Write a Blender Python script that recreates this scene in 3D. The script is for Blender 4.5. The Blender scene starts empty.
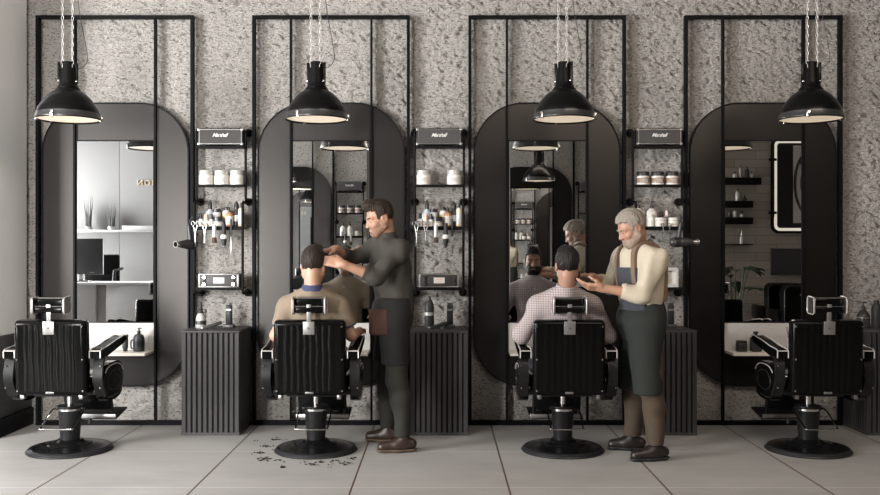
import bpy, bmesh, math, random
import numpy as np
from mathutils import Vector, Matrix, noise
random.seed(7)
SC = bpy.context.scene
COL = SC.collection
PI = math.pi
CAM_D, CAM_Z, FPX = 7.436, 1.45, 905.0

def at(px, py, a):
    """a point a metres in front of the back wall that was measured at (px, py) in the photograph"""
    s = FPX / (CAM_D - a)
    return Vector(((px - 440) / s, -a, CAM_Z - (py - 247.5) / s))

# ------------------------------------------------------------------ materials
M = {}
def pm(name, col, rough=0.5, metal=0.0, var=0.06, scale=30.0, bump=0.0, bscale=200.0, coat=0.0, emit=None, estr=0.0,
       trans=0.0, sheen=0.0, spec=0.5, aniso_scale=None):
    m = bpy.data.materials.new(name); m.use_nodes = True
    nt = m.node_tree; N = nt.nodes; L = nt.links
    b = N['Principled BSDF']
    b.inputs['Roughness'].default_value = rough
    b.inputs['Metallic'].default_value = metal
    b.inputs['Specular IOR Level'].default_value = spec
    if coat:
        b.inputs['Coat Weight'].default_value = coat; b.inputs['Coat Roughness'].default_value = 0.12
    if sheen:
        b.inputs['Sheen Weight'].default_value = sheen
    if trans:
        b.inputs['Transmission Weight'].default_value = trans; b.inputs['IOR'].default_value = 1.45
    if emit:
        b.inputs['Emission Color'].default_value = (*emit, 1); b.inputs['Emission Strength'].default_value = estr
    tc = N.new('ShaderNodeTexCoord')
    nz = N.new('ShaderNodeTexNoise'); nz.inputs['Scale'].default_value = scale; nz.inputs['Detail'].default_value = 3
    src = tc.outputs['Object']
    if aniso_scale:
        mp = N.new('ShaderNodeMapping'); mp.inputs['Scale'].default_value = aniso_scale
        L.new(src, mp.inputs['Vector']); src = mp.outputs['Vector']
    L.new(src, nz.inputs['Vector'])
    mx = N.new('ShaderNodeMix'); mx.data_type = 'RGBA'
    mx.inputs[6].default_value = (*[max(0, c * (1 - var)) for c in col], 1)
    mx.inputs[7].default_value = (*[min(1, c * (1 + var)) for c in col], 1)
    L.new(nz.outputs['Fac'], mx.inputs[0]); L.new(mx.outputs[2], b.inputs['Base Color'])
    if bump:
        n2 = N.new('ShaderNodeTexNoise'); n2.inputs['Scale'].default_value = bscale; n2.inputs['Detail'].default_value = 4
        L.new(src, n2.inputs['Vector'])
        bp = N.new('ShaderNodeBump'); bp.inputs['Strength'].default_value = bump; bp.inputs['Distance'].default_value = 0.004
        L.new(n2.outputs['Fac'], bp.inputs['Height']); L.new(bp.outputs['Normal'], b.inputs['Normal'])
    M[name] = m
    return m

# ------------------------------------------------------------------ mesh builder
class MB:
    def __init__(s): s.bm = bmesh.new()
    def _xf(s, verts, mat):
        if mat is not None:
            bmesh.ops.transform(s.bm, matrix=mat, verts=verts)
    def box(s, c, d, bevel=0.0, seg=2, mat=None):
        r = bmesh.ops.create_cube(s.bm, size=1.0); vs = r['verts']
        for v in vs: v.co = Vector((v.co.x * d[0], v.co.y * d[1], v.co.z * d[2]))
        if bevel:
            es = list({e for v in vs for e in v.link_edges})
            rb = bmesh.ops.bevel(s.bm, geom=es, offset=min(bevel, min(d) * 0.49), segments=seg, affect='EDGES', profile=0.5)
            vs = list({v for f in rb['faces'] for v in f.verts} | {v for v in vs if v.is_valid})
        if mat is not None: s._xf(vs, mat)
        for v in vs: v.co += Vector(c)
        return s
    def lathe(s, prof, c=(0, 0, 0), seg=32, mat=None, cap=True):
        rings = []; vs = []
        for r, z in prof:
            if r < 1e-6:
                v = s.bm.verts.new((0, 0, z)); rings.append([v]); vs.append(v)
            else:
                ring = [s.bm.verts.new((r * math.cos(2 * PI * i / seg), r * math.sin(2 * PI * i / seg), z)) for i in range(seg)]
                rings.append(ring); vs += ring
        for A, B in zip(rings, rings[1:]):
            for i in range(seg):
                j = (i + 1) % seg
                if len(A) == 1 and len(B) == 1: continue
                if len(A) == 1: s.bm.faces.new((A[0], B[i], B[j]))
                elif len(B) == 1: s.bm.faces.new((A[i], A[j], B[0]))
                else: s.bm.faces.new((A[i], A[j], B[j], B[i]))
        if cap:
            if len(rings[0]) > 1: s.bm.faces.new(rings[0])
            if len(rings[-1]) > 1: s.bm.faces.new(list(reversed(rings[-1])))
        s._xf(vs, mat)
        for v in vs: v.co += Vector(c)
        return s
    def cyl(s, p0, p1, r0, r1=None, seg=16):
        p0 = Vector(p0); p1 = Vector(p1); d = p1 - p0
        q = d.to_track_quat('Z', 'Y').to_matrix().to_4x4()
        return s.lathe([(r0, 0), (r0 if r1 is None else r1, d.length)], p0, seg, q)
    def tube(s, pts, r, seg=8, closed=False, smooth=0, flat=1.0, up=None):
        P = [Vector(p) for p in pts]
        if smooth:
            Q = []; RR = []
            n = len(P)
            rng = range(n) if closed else range(n - 1)
            for i in rng:
                p0 = P[(i - 1) % n] if closed or i > 0 else P[0]
                p1 = P[i]; p2 = P[(i + 1) % n]
                p3 = P[(i + 2) % n] if closed or i + 2 < n else P[-1]
                for k in range(smooth):
                    t = k / smooth
                    if isinstance(r, (list, tuple)): RR.append(r[i] + (r[(i + 1) % n] - r[i]) * t)
                    Q.append(0.5 * ((2 * p1) + (p2 - p0) * t + (2 * p0 - 5 * p1 + 4 * p2 - p3) * t * t + (3 * p1 - p0 - 3 * p2 + p3) * t ** 3))
            if not closed: Q.append(P[-1])
            P = Q
            if isinstance(r, (list, tuple)): r = RR + ([] if closed else [r[-1]])
        n = len(P); rings = []
        nrm = None
        for i in range(n):
            a = P[(i - 1) % n] if closed or i > 0 else P[i]
            b = P[(i + 1) % n] if closed or i < n - 1 else P[i]
            t = (b - a).normalized()
            if up is not None:
                nrm = Vector(up) - t * Vector(up).dot(t); nrm.normalize()
            elif nrm is None:
                nrm = t.orthogonal().normalized()
            else:
                nrm = nrm - t * nrm.dot(t)
                nrm = nrm.normalized() if nrm.length > 1e-6 else t.orthogonal().normalized()
            bi = t.cross(nrm)
            rr = r[i] if isinstance(r, (list, tuple)) else r
            rings.append([s.bm.verts.new(P[i] + nrm * rr * math.cos(2 * PI * k / seg) + bi * rr * flat * math.sin(2 * PI * k / seg)) for k in range(seg)])
        m = n if closed else n - 1
        for i in range(m):
            A, B = rings[i], rings[(i + 1) % n]
            for k in range(seg):
                j = (k + 1) % seg
                s.bm.faces.new((A[k], A[j], B[j], B[k]))
        if not closed:
            s.bm.faces.new(list(reversed(rings[0]))); s.bm.faces.new(rings[-1])
        return s
    def prism(s, outline, d0, d1, plane='XZ', hole=None):
        """extrude a 2D outline; plane XZ extrudes along y, XY along z, YZ along x"""
        def pt(u, v, w):
            return {'XZ': (u, w, v), 'XY': (u, v, w), 'YZ': (w, u, v)}[plane]
        A = [s.bm.verts.new(pt(u, v, d0)) for u, v in outline]
        B = [s.bm.verts.new(pt(u, v, d1)) for u, v in outline]
        n = len(A)
        for i in range(n):
            j = (i + 1) % n
            s.bm.faces.new((A[i], A[j], B[j], B[i]))
        if hole is None:
            s.bm.faces.new(list(reversed(A))); s.bm.faces.new(B)
        else:
            C = [s.bm.verts.new(pt(u, v, d0)) for u, v in hole]
            D = [s.bm.verts.new(pt(u, v, d1)) for u, v in hole]
            for i in range(n):
                j = (i + 1) % n
                s.bm.faces.new((C[j], C[i], D[i], D[j]))
                s.bm.faces.new((A[j], A[i], C[i], C[j])); s.bm.faces.new((B[i], B[j], D[j], D[i]))
        return s
    def ball(s, c, r, seg=12):
        rr = (r, r, r) if not isinstance(r, (tuple, list)) else r
        res = bmesh.ops.create_uvsphere(s.bm, u_segments=seg, v_segments=max(6, seg // 2 + 2), radius=1.0)
        for v in res['verts']: v.co = Vector((v.co.x * rr[0] + c[0], v.co.y * rr[1] + c[1], v.co.z * rr[2] + c[2]))
        return s
    def build(s, name, mat, parent=None, loc=(0, 0, 0), angle=35, recalc=True):
        if recalc: bmesh.ops.recalc_face_normals(s.bm, faces=s.bm.faces)
        me = bpy.data.meshes.new(name); s.bm.to_mesh(me); s.bm.free()
        return link_mesh(name, me, mat, parent, loc, angle)

def link_mesh(name, me, mat, parent=None, loc=(0, 0, 0), angle=35):
    me.materials.append(M[mat] if isinstance(mat, str) else mat)
    me.polygons.foreach_set('use_smooth', [True] * len(me.polygons))
    me.set_sharp_from_angle(angle=math.radians(angle))
    o = bpy.data.objects.new(name, me); COL.objects.link(o)
    o.location = loc
    if parent is not None: o.parent = parent
    return o

def rrect(hw, hh, r, cx=0, cy=0, n=10):
    pts = []
    for (sx, sy, a0) in ((1, 1, 0), (-1, 1, 90), (-1, -1, 180), (1, -1, 270)):
        for i in range(n + 1):
            a = math.radians(a0 + 90 * i / n)
            pts.append((cx + sx * (hw - r) + r * math.cos(a), cy + sy * (hh - r) + r * math.sin(a)))
    return pts
def oval(ru, rv, cu=0, cv=0, n=40, p=2.0):
    out = []
    for i in range(n):
        a = 2 * PI * i / n; c, s_ = math.cos(a), math.sin(a)
        out.append((cu + ru * math.copysign(abs(c) ** (2 / p), c), cv + rv * math.copysign(abs(s_) ** (2 / p), s_)))
    return out

def thing(name, label, cat, loc=(0, 0, 0), group=None, rotz=0):
    o = bpy.data.objects.new(name, None); COL.objects.link(o)
    o.empty_display_size = 0.1
    o.location = loc; o.rotation_euler = (0, 0, rotz)
    return tag(o, label, cat, group)
def tag(o, label, cat, group=None, kind=None):
    o['label'] = label; o['category'] = cat
    if group: o['group'] = group
    if kind: o['kind'] = kind
    return o
def struct(o):
    o['kind'] = 'structure'; return o
def kids(o): return [c for c in COL.objects if c.parent == o]
def copy_tree(o, loc, label, group=None, rotz=None):
    def rec(src, par):
        c = src.copy(); COL.objects.link(c)
        if par is not None: c.parent = par
        for ch in list(src.children): rec(ch, c)
        return c
    r = rec(o, None)
    r.location = loc
    if rotz is not None: r.rotation_euler = (0, 0, rotz)
    r['label'] = label
    if group: r['group'] = group
    return r

def text_mesh(name, body, size, mat, parent, loc, facing='front', shear=0.0, bold=0.0, depth=0.001, spacing=1.0, mirror=False, align='CENTER'):
    cu = bpy.data.curves.new(name + '_curve', 'FONT')
    cu.body = body; cu.size = size; cu.shear = shear; cu.offset = bold; cu.extrude = depth
    cu.align_x = align; cu.align_y = 'CENTER'; cu.space_character = spacing
    t = bpy.data.objects.new(name + '_tmp', cu); COL.objects.link(t)
    dg = bpy.context.evaluated_depsgraph_get(); dg.update()
    me = bpy.data.meshes.new_from_object(t.evaluated_get(dg))
    bpy.data.objects.remove(t); bpy.data.curves.remove(cu)
    R = Matrix.Rotation(PI / 2, 4, 'X')                 # reads from -y
    if facing == 'back': R = Matrix.Rotation(PI, 4, 'Z') @ R    # reads from +y
    if mirror: R = R @ Matrix.Scale(-1, 4, (1, 0, 0))
    me.transform(R)
    if mirror: me.flip_normals()
    me.materials.clear()
    return link_mesh(name, me, mat, parent, loc, 30)
pm('black_steel', (0.004, 0.004, 0.0045), 0.5, 0.0, spec=0.07)
pm('rack_steel', (0.005, 0.0048, 0.0048), 0.55, spec=0.08)
pm('panel_metal', (0.036, 0.034, 0.0325), 0.36, 1.0, var=0.05, scale=2.5)
pm('panel_edge', (0.006, 0.0055, 0.007), 0.5, spec=0.08)
pm('mirror_glass', (0.86, 0.87, 0.87), 0.0, 1.0, var=0.0)
pm('white_board', (0.52, 0.505, 0.48), 0.5, var=0.03)
pm('shelf_white', (0.7, 0.65, 0.57), 0.45, var=0.03)
pm('cabinet', (0.045, 0.043, 0.043), 0.5, spec=0.3, var=0.12, scale=8)
pm('cabinet_slat', (0.04, 0.0387, 0.0387), 0.5, spec=0.25, var=0.15, scale=12, aniso_scale=(6, 6, 0.6))
pm('cabinet_gap', (0.006, 0.006, 0.006), 0.7, spec=0.2)
pm('leather', (0.0028, 0.0028, 0.0028), 0.14, bump=0.02, bscale=350, spec=0.11)
pm('chair_black', (0.005, 0.005, 0.0055), 0.22, spec=0.2)
pm('chair_satin', (0.009, 0.009, 0.0095), 0.34, spec=0.2)
pm('rim_grey', (0.018, 0.018, 0.02), 0.38, spec=0.25)
pm('chrome', (0.55, 0.545, 0.54), 0.16, 1.0, var=0.03)
pm('steel', (0.34, 0.335, 0.33), 0.33, 1.0)
pm('piping', (0.55, 0.525, 0.5), 0.3, 0.35)
pm('silver_plate', (0.24, 0.237, 0.23), 0.38, 0.7)
pm('emblem_dark', (0.05, 0.05, 0.05), 0.5)
pm('lamp_black', (0.003, 0.003, 0.003), 0.28, spec=0.15)
pm('lamp_band', (0.06, 0.06, 0.06), 0.3, 0.6)
pm('lamp_inner', (0.82, 0.74, 0.62), 0.45)
pm('lamp_diffuser', (0.85, 0.74, 0.6), 0.4, emit=(1.0, 0.80, 0.58), estr=0.42, var=0.12, scale=9)
pm('chain_metal', (0.62, 0.6, 0.57), 0.4, 0.6)
pm('cable_black', (0.02, 0.02, 0.02), 0.5)
pm('grille', (0.05, 0.047, 0.045), 0.8, var=0.25, scale=260, bump=0.4, bscale=500)
pm('amp_black', (0.01, 0.0095, 0.0095), 0.5, spec=0.3)
pm('white_print', (0.6, 0.59, 0.57), 0.5)
pm('cream_jar', (0.66, 0.63, 0.59), 0.35, var=0.04)
pm('lid_frost', (0.45, 0.44, 0.42), 0.25, 0.2)
pm('dark_lid', (0.02, 0.02, 0.02), 0.35)
pm('paper_label', (0.58, 0.55, 0.5), 0.6)
pm('grey_print', (0.32, 0.29, 0.27), 0.6)
pm('brown_label', (0.25, 0.17, 0.12), 0.6)
pm('pale_bottle', (0.48, 0.52, 0.56), 0.2, var=0.05, coat=0.3)
pm('peach', (0.72, 0.42, 0.32), 0.3, coat=0.3)
pm('amber', (0.42, 0.2, 0.11), 0.2, coat=0.4)
pm('yellow', (0.78, 0.62, 0.12), 0.5)
pm('tan_bottle', (0.62, 0.5, 0.36), 0.3, coat=0.3)
pm('smoke_bottle', (0.04, 0.038, 0.037), 0.25, spec=0.3)
pm('grey_bottle', (0.035, 0.035, 0.035), 0.4, spec=0.25)
pm('clear_plastic', (0.52, 0.52, 0.52), 0.15, var=0.02, coat=0.4)
pm('pink', (0.72, 0.5, 0.46), 0.4)
pm('bristle', (0.06, 0.035, 0.025), 0.8, bump=0.5, bscale=400)
pm('rubber', (0.015, 0.015, 0.015), 0.6)
pm('gunmetal', (0.06, 0.06, 0.06), 0.35, 0.5)
pm('case_black', (0.03, 0.026, 0.025), 0.5, bump=0.1)
pm('wood_pale', (0.45, 0.3, 0.17), 0.5, var=0.2, scale=20, aniso_scale=(1, 8, 8))
# people
pm('skin_tan', (0.34, 0.185, 0.12), 0.5, var=0.08, scale=25)
pm('skin_fair', (0.4, 0.235, 0.16), 0.5, var=0.08, scale=25)
pm('skin_olive', (0.3, 0.168, 0.115), 0.5, var=0.08, scale=25)
pm('lip', (0.36, 0.15, 0.115), 0.45)
pm('eye_white', (0.36, 0.34, 0.32), 0.25)
pm('iris', (0.03, 0.018, 0.012), 0.2)
def hairmat(n, c, v):
    pm(n, c, 0.55, var=v, scale=120, bump=0.8, bscale=260, aniso_scale=(1, 1, 0.3), spec=0.2)
hairmat('hair_dark', (0.022, 0.015, 0.011), 0.5)
hairmat('hair_brown', (0.022, 0.015, 0.0105), 0.4)
hairmat('hair_black', (0.012, 0.01, 0.009), 0.4)
hairmat('hair_grey', (0.24, 0.21, 0.18), 0.35)
hairmat('beard_grey', (0.28, 0.21, 0.165), 0.3)
hairmat('stubble', (0.2, 0.115, 0.078), 0.3)
def cloth(n, c, var=0.1, b=0.35, sc=14):
    pm(n, c, 0.85, var=var, scale=sc, bump=b, bscale=26, spec=0.2)
cloth('polo_beige', (0.195, 0.153, 0.11))
cloth('collar_navy', (0.045, 0.05, 0.1), b=0.1)
cloth('shirt_grey', (0.042, 0.038, 0.033), b=0.9)
cloth('shirt_cream', (0.43, 0.38, 0.295), b=0.6)
cloth('trouser_olive', (0.022, 0.022, 0.018), b=0.6)
cloth('trouser_brown', (0.065, 0.048, 0.035), b=0.6)
cloth('trouser_dark', (0.03, 0.03, 0.034), b=0.4)
cloth('apron_dark', (0.013, 0.0135, 0.013), b=0.3)
cloth('apron_leather', (0.02, 0.0225, 0.02), b=0.25)
cloth('bib_blue', (0.045, 0.05, 0.056), b=0.2)
cloth('strap_brown', (0.16, 0.11, 0.08), b=0.2)
cloth('pouch_leather', (0.042, 0.021, 0.015), b=0.2)
pm('shoe_brown', (0.026, 0.014, 0.01), 0.4, bump=0.1)
pm('shoe_dark', (0.014, 0.009, 0.0075), 0.4, bump=0.1)
pm('sole', (0.09, 0.06, 0.04), 0.6)
pm('lace', (0.3, 0.26, 0.22), 0.7)

def check_shirt():
    m = cloth_base = pm('shirt_check', (0.36, 0.32, 0.31), 0.85, var=0.04, scale=20, bump=0.3, bscale=26)
    nt = m.node_tree; N = nt.nodes; L = nt.links; b = N['Principled BSDF']
    base = b.inputs['Base Color'].links[0].from_socket
    tc = N.new('ShaderNodeTexCoord'); sp = N.new('ShaderNodeSeparateXYZ'); L.new(tc.outputs['Object'], sp.inputs[0])
    facs = []
    for ax in ('X', 'Z'):
        mu = N.new('ShaderNodeMath'); mu.operation = 'MULTIPLY'; mu.inputs[1].default_value = 62
        L.new(sp.outputs[ax], mu.inputs[0])
        fr = N.new('ShaderNodeMath'); fr.operation = 'FRACT'; L.new(mu.outputs[0], fr.inputs[0])
        lt = N.new('ShaderNodeMath'); lt.operation = 'LESS_THAN'; lt.inputs[1].default_value = 0.3; L.new(fr.outputs[0], lt.inputs[0])
        facs.append(lt)
    ad = N.new('ShaderNodeMath'); ad.operation = 'MAXIMUM'; L.new(facs[0].outputs[0], ad.inputs[0]); L.new(facs[1].outputs[0], ad.inputs[1])
    mu = N.new('ShaderNodeMath'); mu.operation = 'MULTIPLY'; mu.inputs[1].default_value = 0.75; L.new(ad.outputs[0], mu.inputs[0])
    mx = N.new('ShaderNodeMix'); mx.data_type = 'RGBA'; L.new(mu.outputs[0], mx.inputs[0]); L.new(base, mx.inputs[6])
    mx.inputs[7].default_value = (0.17, 0.12, 0.125, 1); L.new(mx.outputs[2], b.inputs['Base Color'])
check_shirt()

def plaster(name, col, strength):
    m = bpy.data.materials.new(name); m.use_nodes = True; M[name] = m
    nt = m.node_tree; N = nt.nodes; L = nt.links; b = N['Principled BSDF']
    b.inputs['Roughness'].default_value = 0.95; b.inputs['Specular IOR Level'].default_value = 0.15
    tc = N.new('ShaderNodeTexCoord')
    mp = N.new('ShaderNodeMapping'); mp.inputs['Rotation'].default_value = (0, math.radians(-28), 0); mp.inputs['Scale'].default_value = (1.0, 1.0, 2.6)
    L.new(tc.outputs['Object'], mp.inputs['Vector'])
    def nz(s, d, dist=0.0, src=None):
        n = N.new('ShaderNodeTexNoise'); n.inputs['Scale'].default_value = s; n.inputs['Detail'].default_value = d
        n.inputs['Distortion'].default_value = dist; n.inputs['Roughness'].default_value = 0.68
        L.new((src or mp).outputs[0], n.inputs['Vector']); return n
    a = nz(30, 5, 0.8); c = nz(85, 3, 0.4); big = nz(1.3, 2)
    vo = N.new('ShaderNodeTexVoronoi'); vo.inputs['Scale'].default_value = 42; vo.feature = 'SMOOTH_F1'; L.new(mp.outputs[0], vo.inputs['Vector'])
    def math_(op, x, y):
        q = N.new('ShaderNodeMath'); q.operation = op
        for i, v in enumerate((x, y)):
            if isinstance(v, (int, float)): q.inputs[i].default_value = v
            else: L.new(v, q.inputs[i])
        return q.outputs[0]
    h = math_('ADD', math_('MULTIPLY', a.outputs['Fac'], 1.5), math_('MULTIPLY', c.outputs['Fac'], 1.0))
    h = math_('ADD', h, math_('MULTIPLY', vo.outputs['Distance'], 0.55))
    bp = N.new('ShaderNodeBump'); bp.inputs['Strength'].default_value = strength; bp.inputs['Distance'].default_value = 0.055
    L.new(h, bp.inputs['Height']); L.new(bp.outputs['Normal'], b.inputs['Normal'])
    mx = N.new('ShaderNodeMix'); mx.data_type = 'RGBA'
    mx.inputs[6].default_value = (*[x * 0.86 for x in col], 1); mx.inputs[7].default_value = (*[min(1, x * 1.1) for x in col], 1)
    L.new(big.outputs['Fac'], mx.inputs[0])
    mp2 = N.new('ShaderNodeMapping'); mp2.inputs['Location'].default_value = (3.1, 1.7, 5.3); mp2.inputs['Rotation'].default_value = (0, math.radians(-30), 0); mp2.inputs['Scale'].default_value = (1.0, 1.0, 2.2)
    L.new(tc.outputs['Object'], mp2.inputs['Vector'])
    fl = nz(40, 4, 0.5, mp2); cr = N.new('ShaderNodeValToRGB'); cr.color_ramp.elements[0].position = 0.54; cr.color_ramp.elements[1].position = 0.64
    L.new(fl.outputs['Fac'], cr.inputs[0])
    m3 = N.new('ShaderNodeMix'); m3.data_type = 'RGBA'; L.new(cr.outputs[0], m3.inputs[0]); L.new(mx.outputs[2], m3.inputs[6])
    m3.inputs[7].default_value = (0.15, 0.133, 0.118, 1); L.new(m3.outputs[2], b.inputs['Base Color'])  # dark flecks in the colour stand in for shade in plaster pits
plaster('plaster', (0.84, 0.795, 0.745), 1.0)
pm('reception_white', (0.38, 0.38, 0.38), 0.5, var=0.03)

def floor_tiles():
    m = bpy.data.materials.new('floor_tile'); m.use_nodes = True; M['floor_tile'] = m
    nt = m.node_tree; N = nt.nodes; L = nt.links; b = N['Principled BSDF']
    tc = N.new('ShaderNodeTexCoord'); sp = N.new('ShaderNodeSeparateXYZ'); L.new(tc.outputs['Object'], sp.inputs[0])
    def mth(op, x, y=None):
        q = N.new('ShaderNodeMath'); q.operation = op
        for i, v in enumerate((x, y)):
            if v is None: continue
            if isinstance(v, (int, float)): q.inputs[i].default_value = v
            else: L.new(v, q.inputs[i])
        return q.outputs[0]
    def joint(sock, off, per, half):
        t = mth('DIVIDE', mth('SUBTRACT', sock, off), per)
        d = mth('ABSOLUTE', mth('SUBTRACT', mth('FRACT', mth('ADD', t, 0.5)), 0.5))
        return mth('LESS_THAN', d, half / per)
    jx = joint(sp.outputs['X'], -0.533, 0.948, 0.0058)
    jy = joint(sp.outputs['Y'], -1.01, 0.958, 0.0024)
    n1 = N.new('ShaderNodeTexNoise'); n1.inputs['Scale'].default_value = 2.2; n1.inputs['Detail'].default_value = 6; n1.inputs['Roughness'].default_value = 0.62
    mp = N.new('ShaderNodeMapping'); mp.inputs['Scale'].default_value = (0.7, 1.6, 1); L.new(tc.outputs['Object'], mp.inputs[0]); L.new(mp.outputs[0], n1.inputs['Vector'])
    cr = N.new('ShaderNodeValToRGB'); cr.color_ramp.elements[0].position = 0.3; cr.color_ramp.elements[1].position = 0.72
    cr.color_ramp.elements[0].color = (0.30, 0.289, 0.274, 1); cr.color_ramp.elements[1].color = (0.365, 0.353, 0.337, 1)
    L.new(n1.outputs['Fac'], cr.inputs[0])
    m1 = N.new('ShaderNodeMix'); m1.data_type = 'RGBA'; L.new(jy, m1.inputs[0]); L.new(cr.outputs[0], m1.inputs[6]); m1.inputs[7].default_value = (0.68, 0.66, 0.63, 1)
    m2 = N.new('ShaderNodeMix'); m2.data_type = 'RGBA'; L.new(jx, m2.inputs[0]); L.new(m1.outputs[2], m2.inputs[6]); m2.inputs[7].default_value = (0.085, 0.058, 0.038, 1)
    L.new(m2.outputs[2], b.inputs['Base Color'])
    b.inputs['Roughness'].default_value = 0.55
    bp = N.new('ShaderNodeBump'); bp.inputs['Strength'].default_value = 0.5; bp.inputs['Distance'].default_value = 0.003; bp.invert = True
    L.new(jx, bp.inputs['Height']); L.new(bp.outputs['Normal'], b.inputs['Normal'])
floor_tiles()

def tile_wall():
    m = bpy.data.materials.new('tile_wall'); m.use_nodes = True; M['tile_wall'] = m
    nt = m.node_tree; N = nt.nodes; L = nt.links; b = N['Principled BSDF']
    tc = N.new('ShaderNodeTexCoord'); sp = N.new('ShaderNodeSeparateXYZ'); L.new(tc.outputs['Object'], sp.inputs[0])
    cb = N.new('ShaderNodeCombineXYZ'); L.new(sp.outputs['X'], cb.inputs[0]); L.new(sp.outputs['Z'], cb.inputs[1])
    br = N.new('ShaderNodeTexBrick'); L.new(cb.outputs[0], br.inputs['Vector'])
    br.inputs['Color1'].default_value = (0.34, 0.3, 0.26, 1); br.inputs['Color2'].default_value = (0.26, 0.225, 0.195, 1); br.inputs['Mortar'].default_value = (0.15, 0.13, 0.115, 1)
    br.inputs['Scale'].default_value = 1; br.inputs['Mortar Size'].default_value = 0.004; br.inputs['Brick Width'].default_value = 0.62; br.inputs['Row Height'].default_value = 0.125
    L.new(br.outputs['Color'], b.inputs['Base Color']); b.inputs['Roughness'].default_value = 0.5
tile_wall()
pm('wall_right_paint', (0.2, 0.18, 0.16), 0.7)
pm('wall_white', (0.84, 0.84, 0.835), 0.6, var=0.02, scale=3)
pm('reception_paint', (0.165, 0.164, 0.162), 0.6, var=0.02, scale=3)
pm('dado_dark', (0.03, 0.029, 0.029), 0.5)
pm('ceiling_paint', (0.3, 0.29, 0.28), 0.8)
pm('frost_panel', (0.21, 0.209, 0.207), 0.35, var=0.02)
pm('counter_stone', (0.33, 0.33, 0.33), 0.7, var=0.05, scale=40, bump=0.6, bscale=60)
pm('screen', (0.035, 0.036, 0.038), 0.3)
pm('gold', (0.7, 0.58, 0.38), 0.4, 0.3)
pm('leaf', (0.02, 0.035, 0.016), 0.5, var=0.3)
pm('leaf_grey', (0.1, 0.105, 0.1), 0.6, var=0.3)
pm('pot', (0.16, 0.15, 0.14), 0.6)
pm('soil', (0.02, 0.014, 0.01), 0.9)
pm('lit_ring', (0.9, 0.87, 0.8), 0.5, emit=(1.0, 0.92, 0.78), estr=0.55)
pm('decal_panel', (0.46, 0.45, 0.43), 0.5)
pm('decal_ink', (0.015, 0.014, 0.014), 0.6)
# ================================================================== the setting
ST = 1.766
XS = [-2.656 + ST * k for k in range(4)]       # the four mirrors
XR = [-1.772 + ST * k for k in range(3)]       # the racks and cabinets between them
OPP = 5.97                                      # the opposite wall

def fbm(x, z):
    # trowelled plaster: strokes running down to the right, broken by deep narrow pits
    v = Vector((x * 0.883 - z * 0.469, 0.0, (x * 0.469 + z * 0.883) * 2.7))
    n = noise.noise(v * 19) * 0.5 + noise.noise(v * 36 + Vector((3, 1, 7))) * 0.5 + noise.noise(v * 4 + Vector((9, 2, 4))) * 0.3
    k = noise.noise(v * 15 + Vector((5, 5, 1))) + 0.6 * noise.noise(v * 31 + Vector((1, 8, 2)))
    return n - 3.2 * max(0.0, k - 0.2)
def back_wall():
    x0, x1, z0, z1 = -3.6, 4.6, 0.0, 4.2
    nx, nz = 800, 410
    vs = []
    for j in range(nz + 1):
        z = z0 + (z1 - z0) * j / nz
        for i in range(nx + 1):
            x = x0 + (x1 - x0) * i / nx
            vs.append((x, 0.022 - max(-1.9, min(1.0, fbm(x, z))) * 0.019, z))
    fs = []
    w = nx + 1
    for j in range(nz):
        for i in range(nx):
            a = j * w + i
            fs.append((a, a + 1, a + w + 1, a + w))
    me = bpy.data.meshes.new('wall_back'); me.from_pydata(vs, [], fs); me.update()
    o = link_mesh('wall_back', me, 'plaster', angle=180)
    return struct(o)
back_wall()
struct(MB().box((-0.5, -3.9, -0.05), (13.2, 8.2, 0.1)).build('floor', 'floor_tile'))
struct(MB().box((-0.5, -3.9, 4.25), (13.2, 8.2, 0.1)).build('ceiling', 'ceiling_paint'))
# the pier at the left end of the mirror wall, with its dark dado and plinth
struct(MB().box((-3.52, -0.285, 2.1), (0.26, 0.54, 4.2)).build('wall_left', 'wall_white'))
struct(MB().box((-3.378, -0.27, 0.455), (0.03, 0.56, 0.63), 0.004).build('trim_dado', 'dado_dark'))
struct(MB().box((-3.37, -0.28, 0.07), (0.05, 0.58, 0.14), 0.004).build('baseboard_left', 'panel_edge'))
# opposite wall in two lengths with the entrance between them
def opp_wall(n, x0, x1, mat):
    struct(MB().box(((x0 + x1) / 2, -OPP - 0.03, 2.1), (x1 - x0, 0.06, 4.2)).build(n, mat))
opp_wall('wall_opposite_left', -2.88, -1.08, 'plaster')
opp_wall('wall_opposite_right', 1.03, 3.95, 'plaster')
opp_wall('wall_tiled', 3.95, 6.1, 'tile_wall')
opp_wall('wall_reception', -4.72, -3.6, 'frost_panel')
struct(MB().box((-3.24, -OPP - 0.03, 3.25), (0.72, 0.06, 1.9)).build('wall_reception_head', 'frost_panel'))
struct(MB().box((-3.24, -OPP - 0.03, 0.125), (0.72, 0.06, 0.25)).build('wall_reception_sill', 'frost_panel'))
wf = MB()
wf.prism([(-2.88, 2.3), (-3.6, 2.3), (-3.6, 0.25), (-2.88, 0.25)], -6.03, -5.98, 'XZ', [(-2.93, 2.25), (-3.55, 2.25), (-3.55, 0.3), (-2.93, 0.3)])
wf.box((-3.24, -6.005, 1.275), (0.04, 0.05, 1.95))
struct(wf.build('added_window', 'black_steel'))  # imagined window, added out of view as a source for frontal fill
opp_wall('wall_reception_end', -7.1, -4.726, 'reception_paint')
struct(MB().box((6.15, -3.0, 2.1), (0.1, 6.2, 4.2)).build('wall_right', 'wall_right_paint'))
# window wall far to the left
wl = MB()
wl.box((-7.05, -3.0, 0.2), (0.1, 6.2, 0.4)).box((-7.05, -3.0, 3.95), (0.1, 6.2, 0.5))
struct(wl.build('wall_window_side', 'wall_white'))
wf = MB()
for y in (-5.9, -4.4, -2.95, -1.5, -0.05): wf.box((-7.05, y, 2.05), (0.09, 0.08, 3.3))
struct(wf.build('window_1', 'black_steel'))

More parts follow.
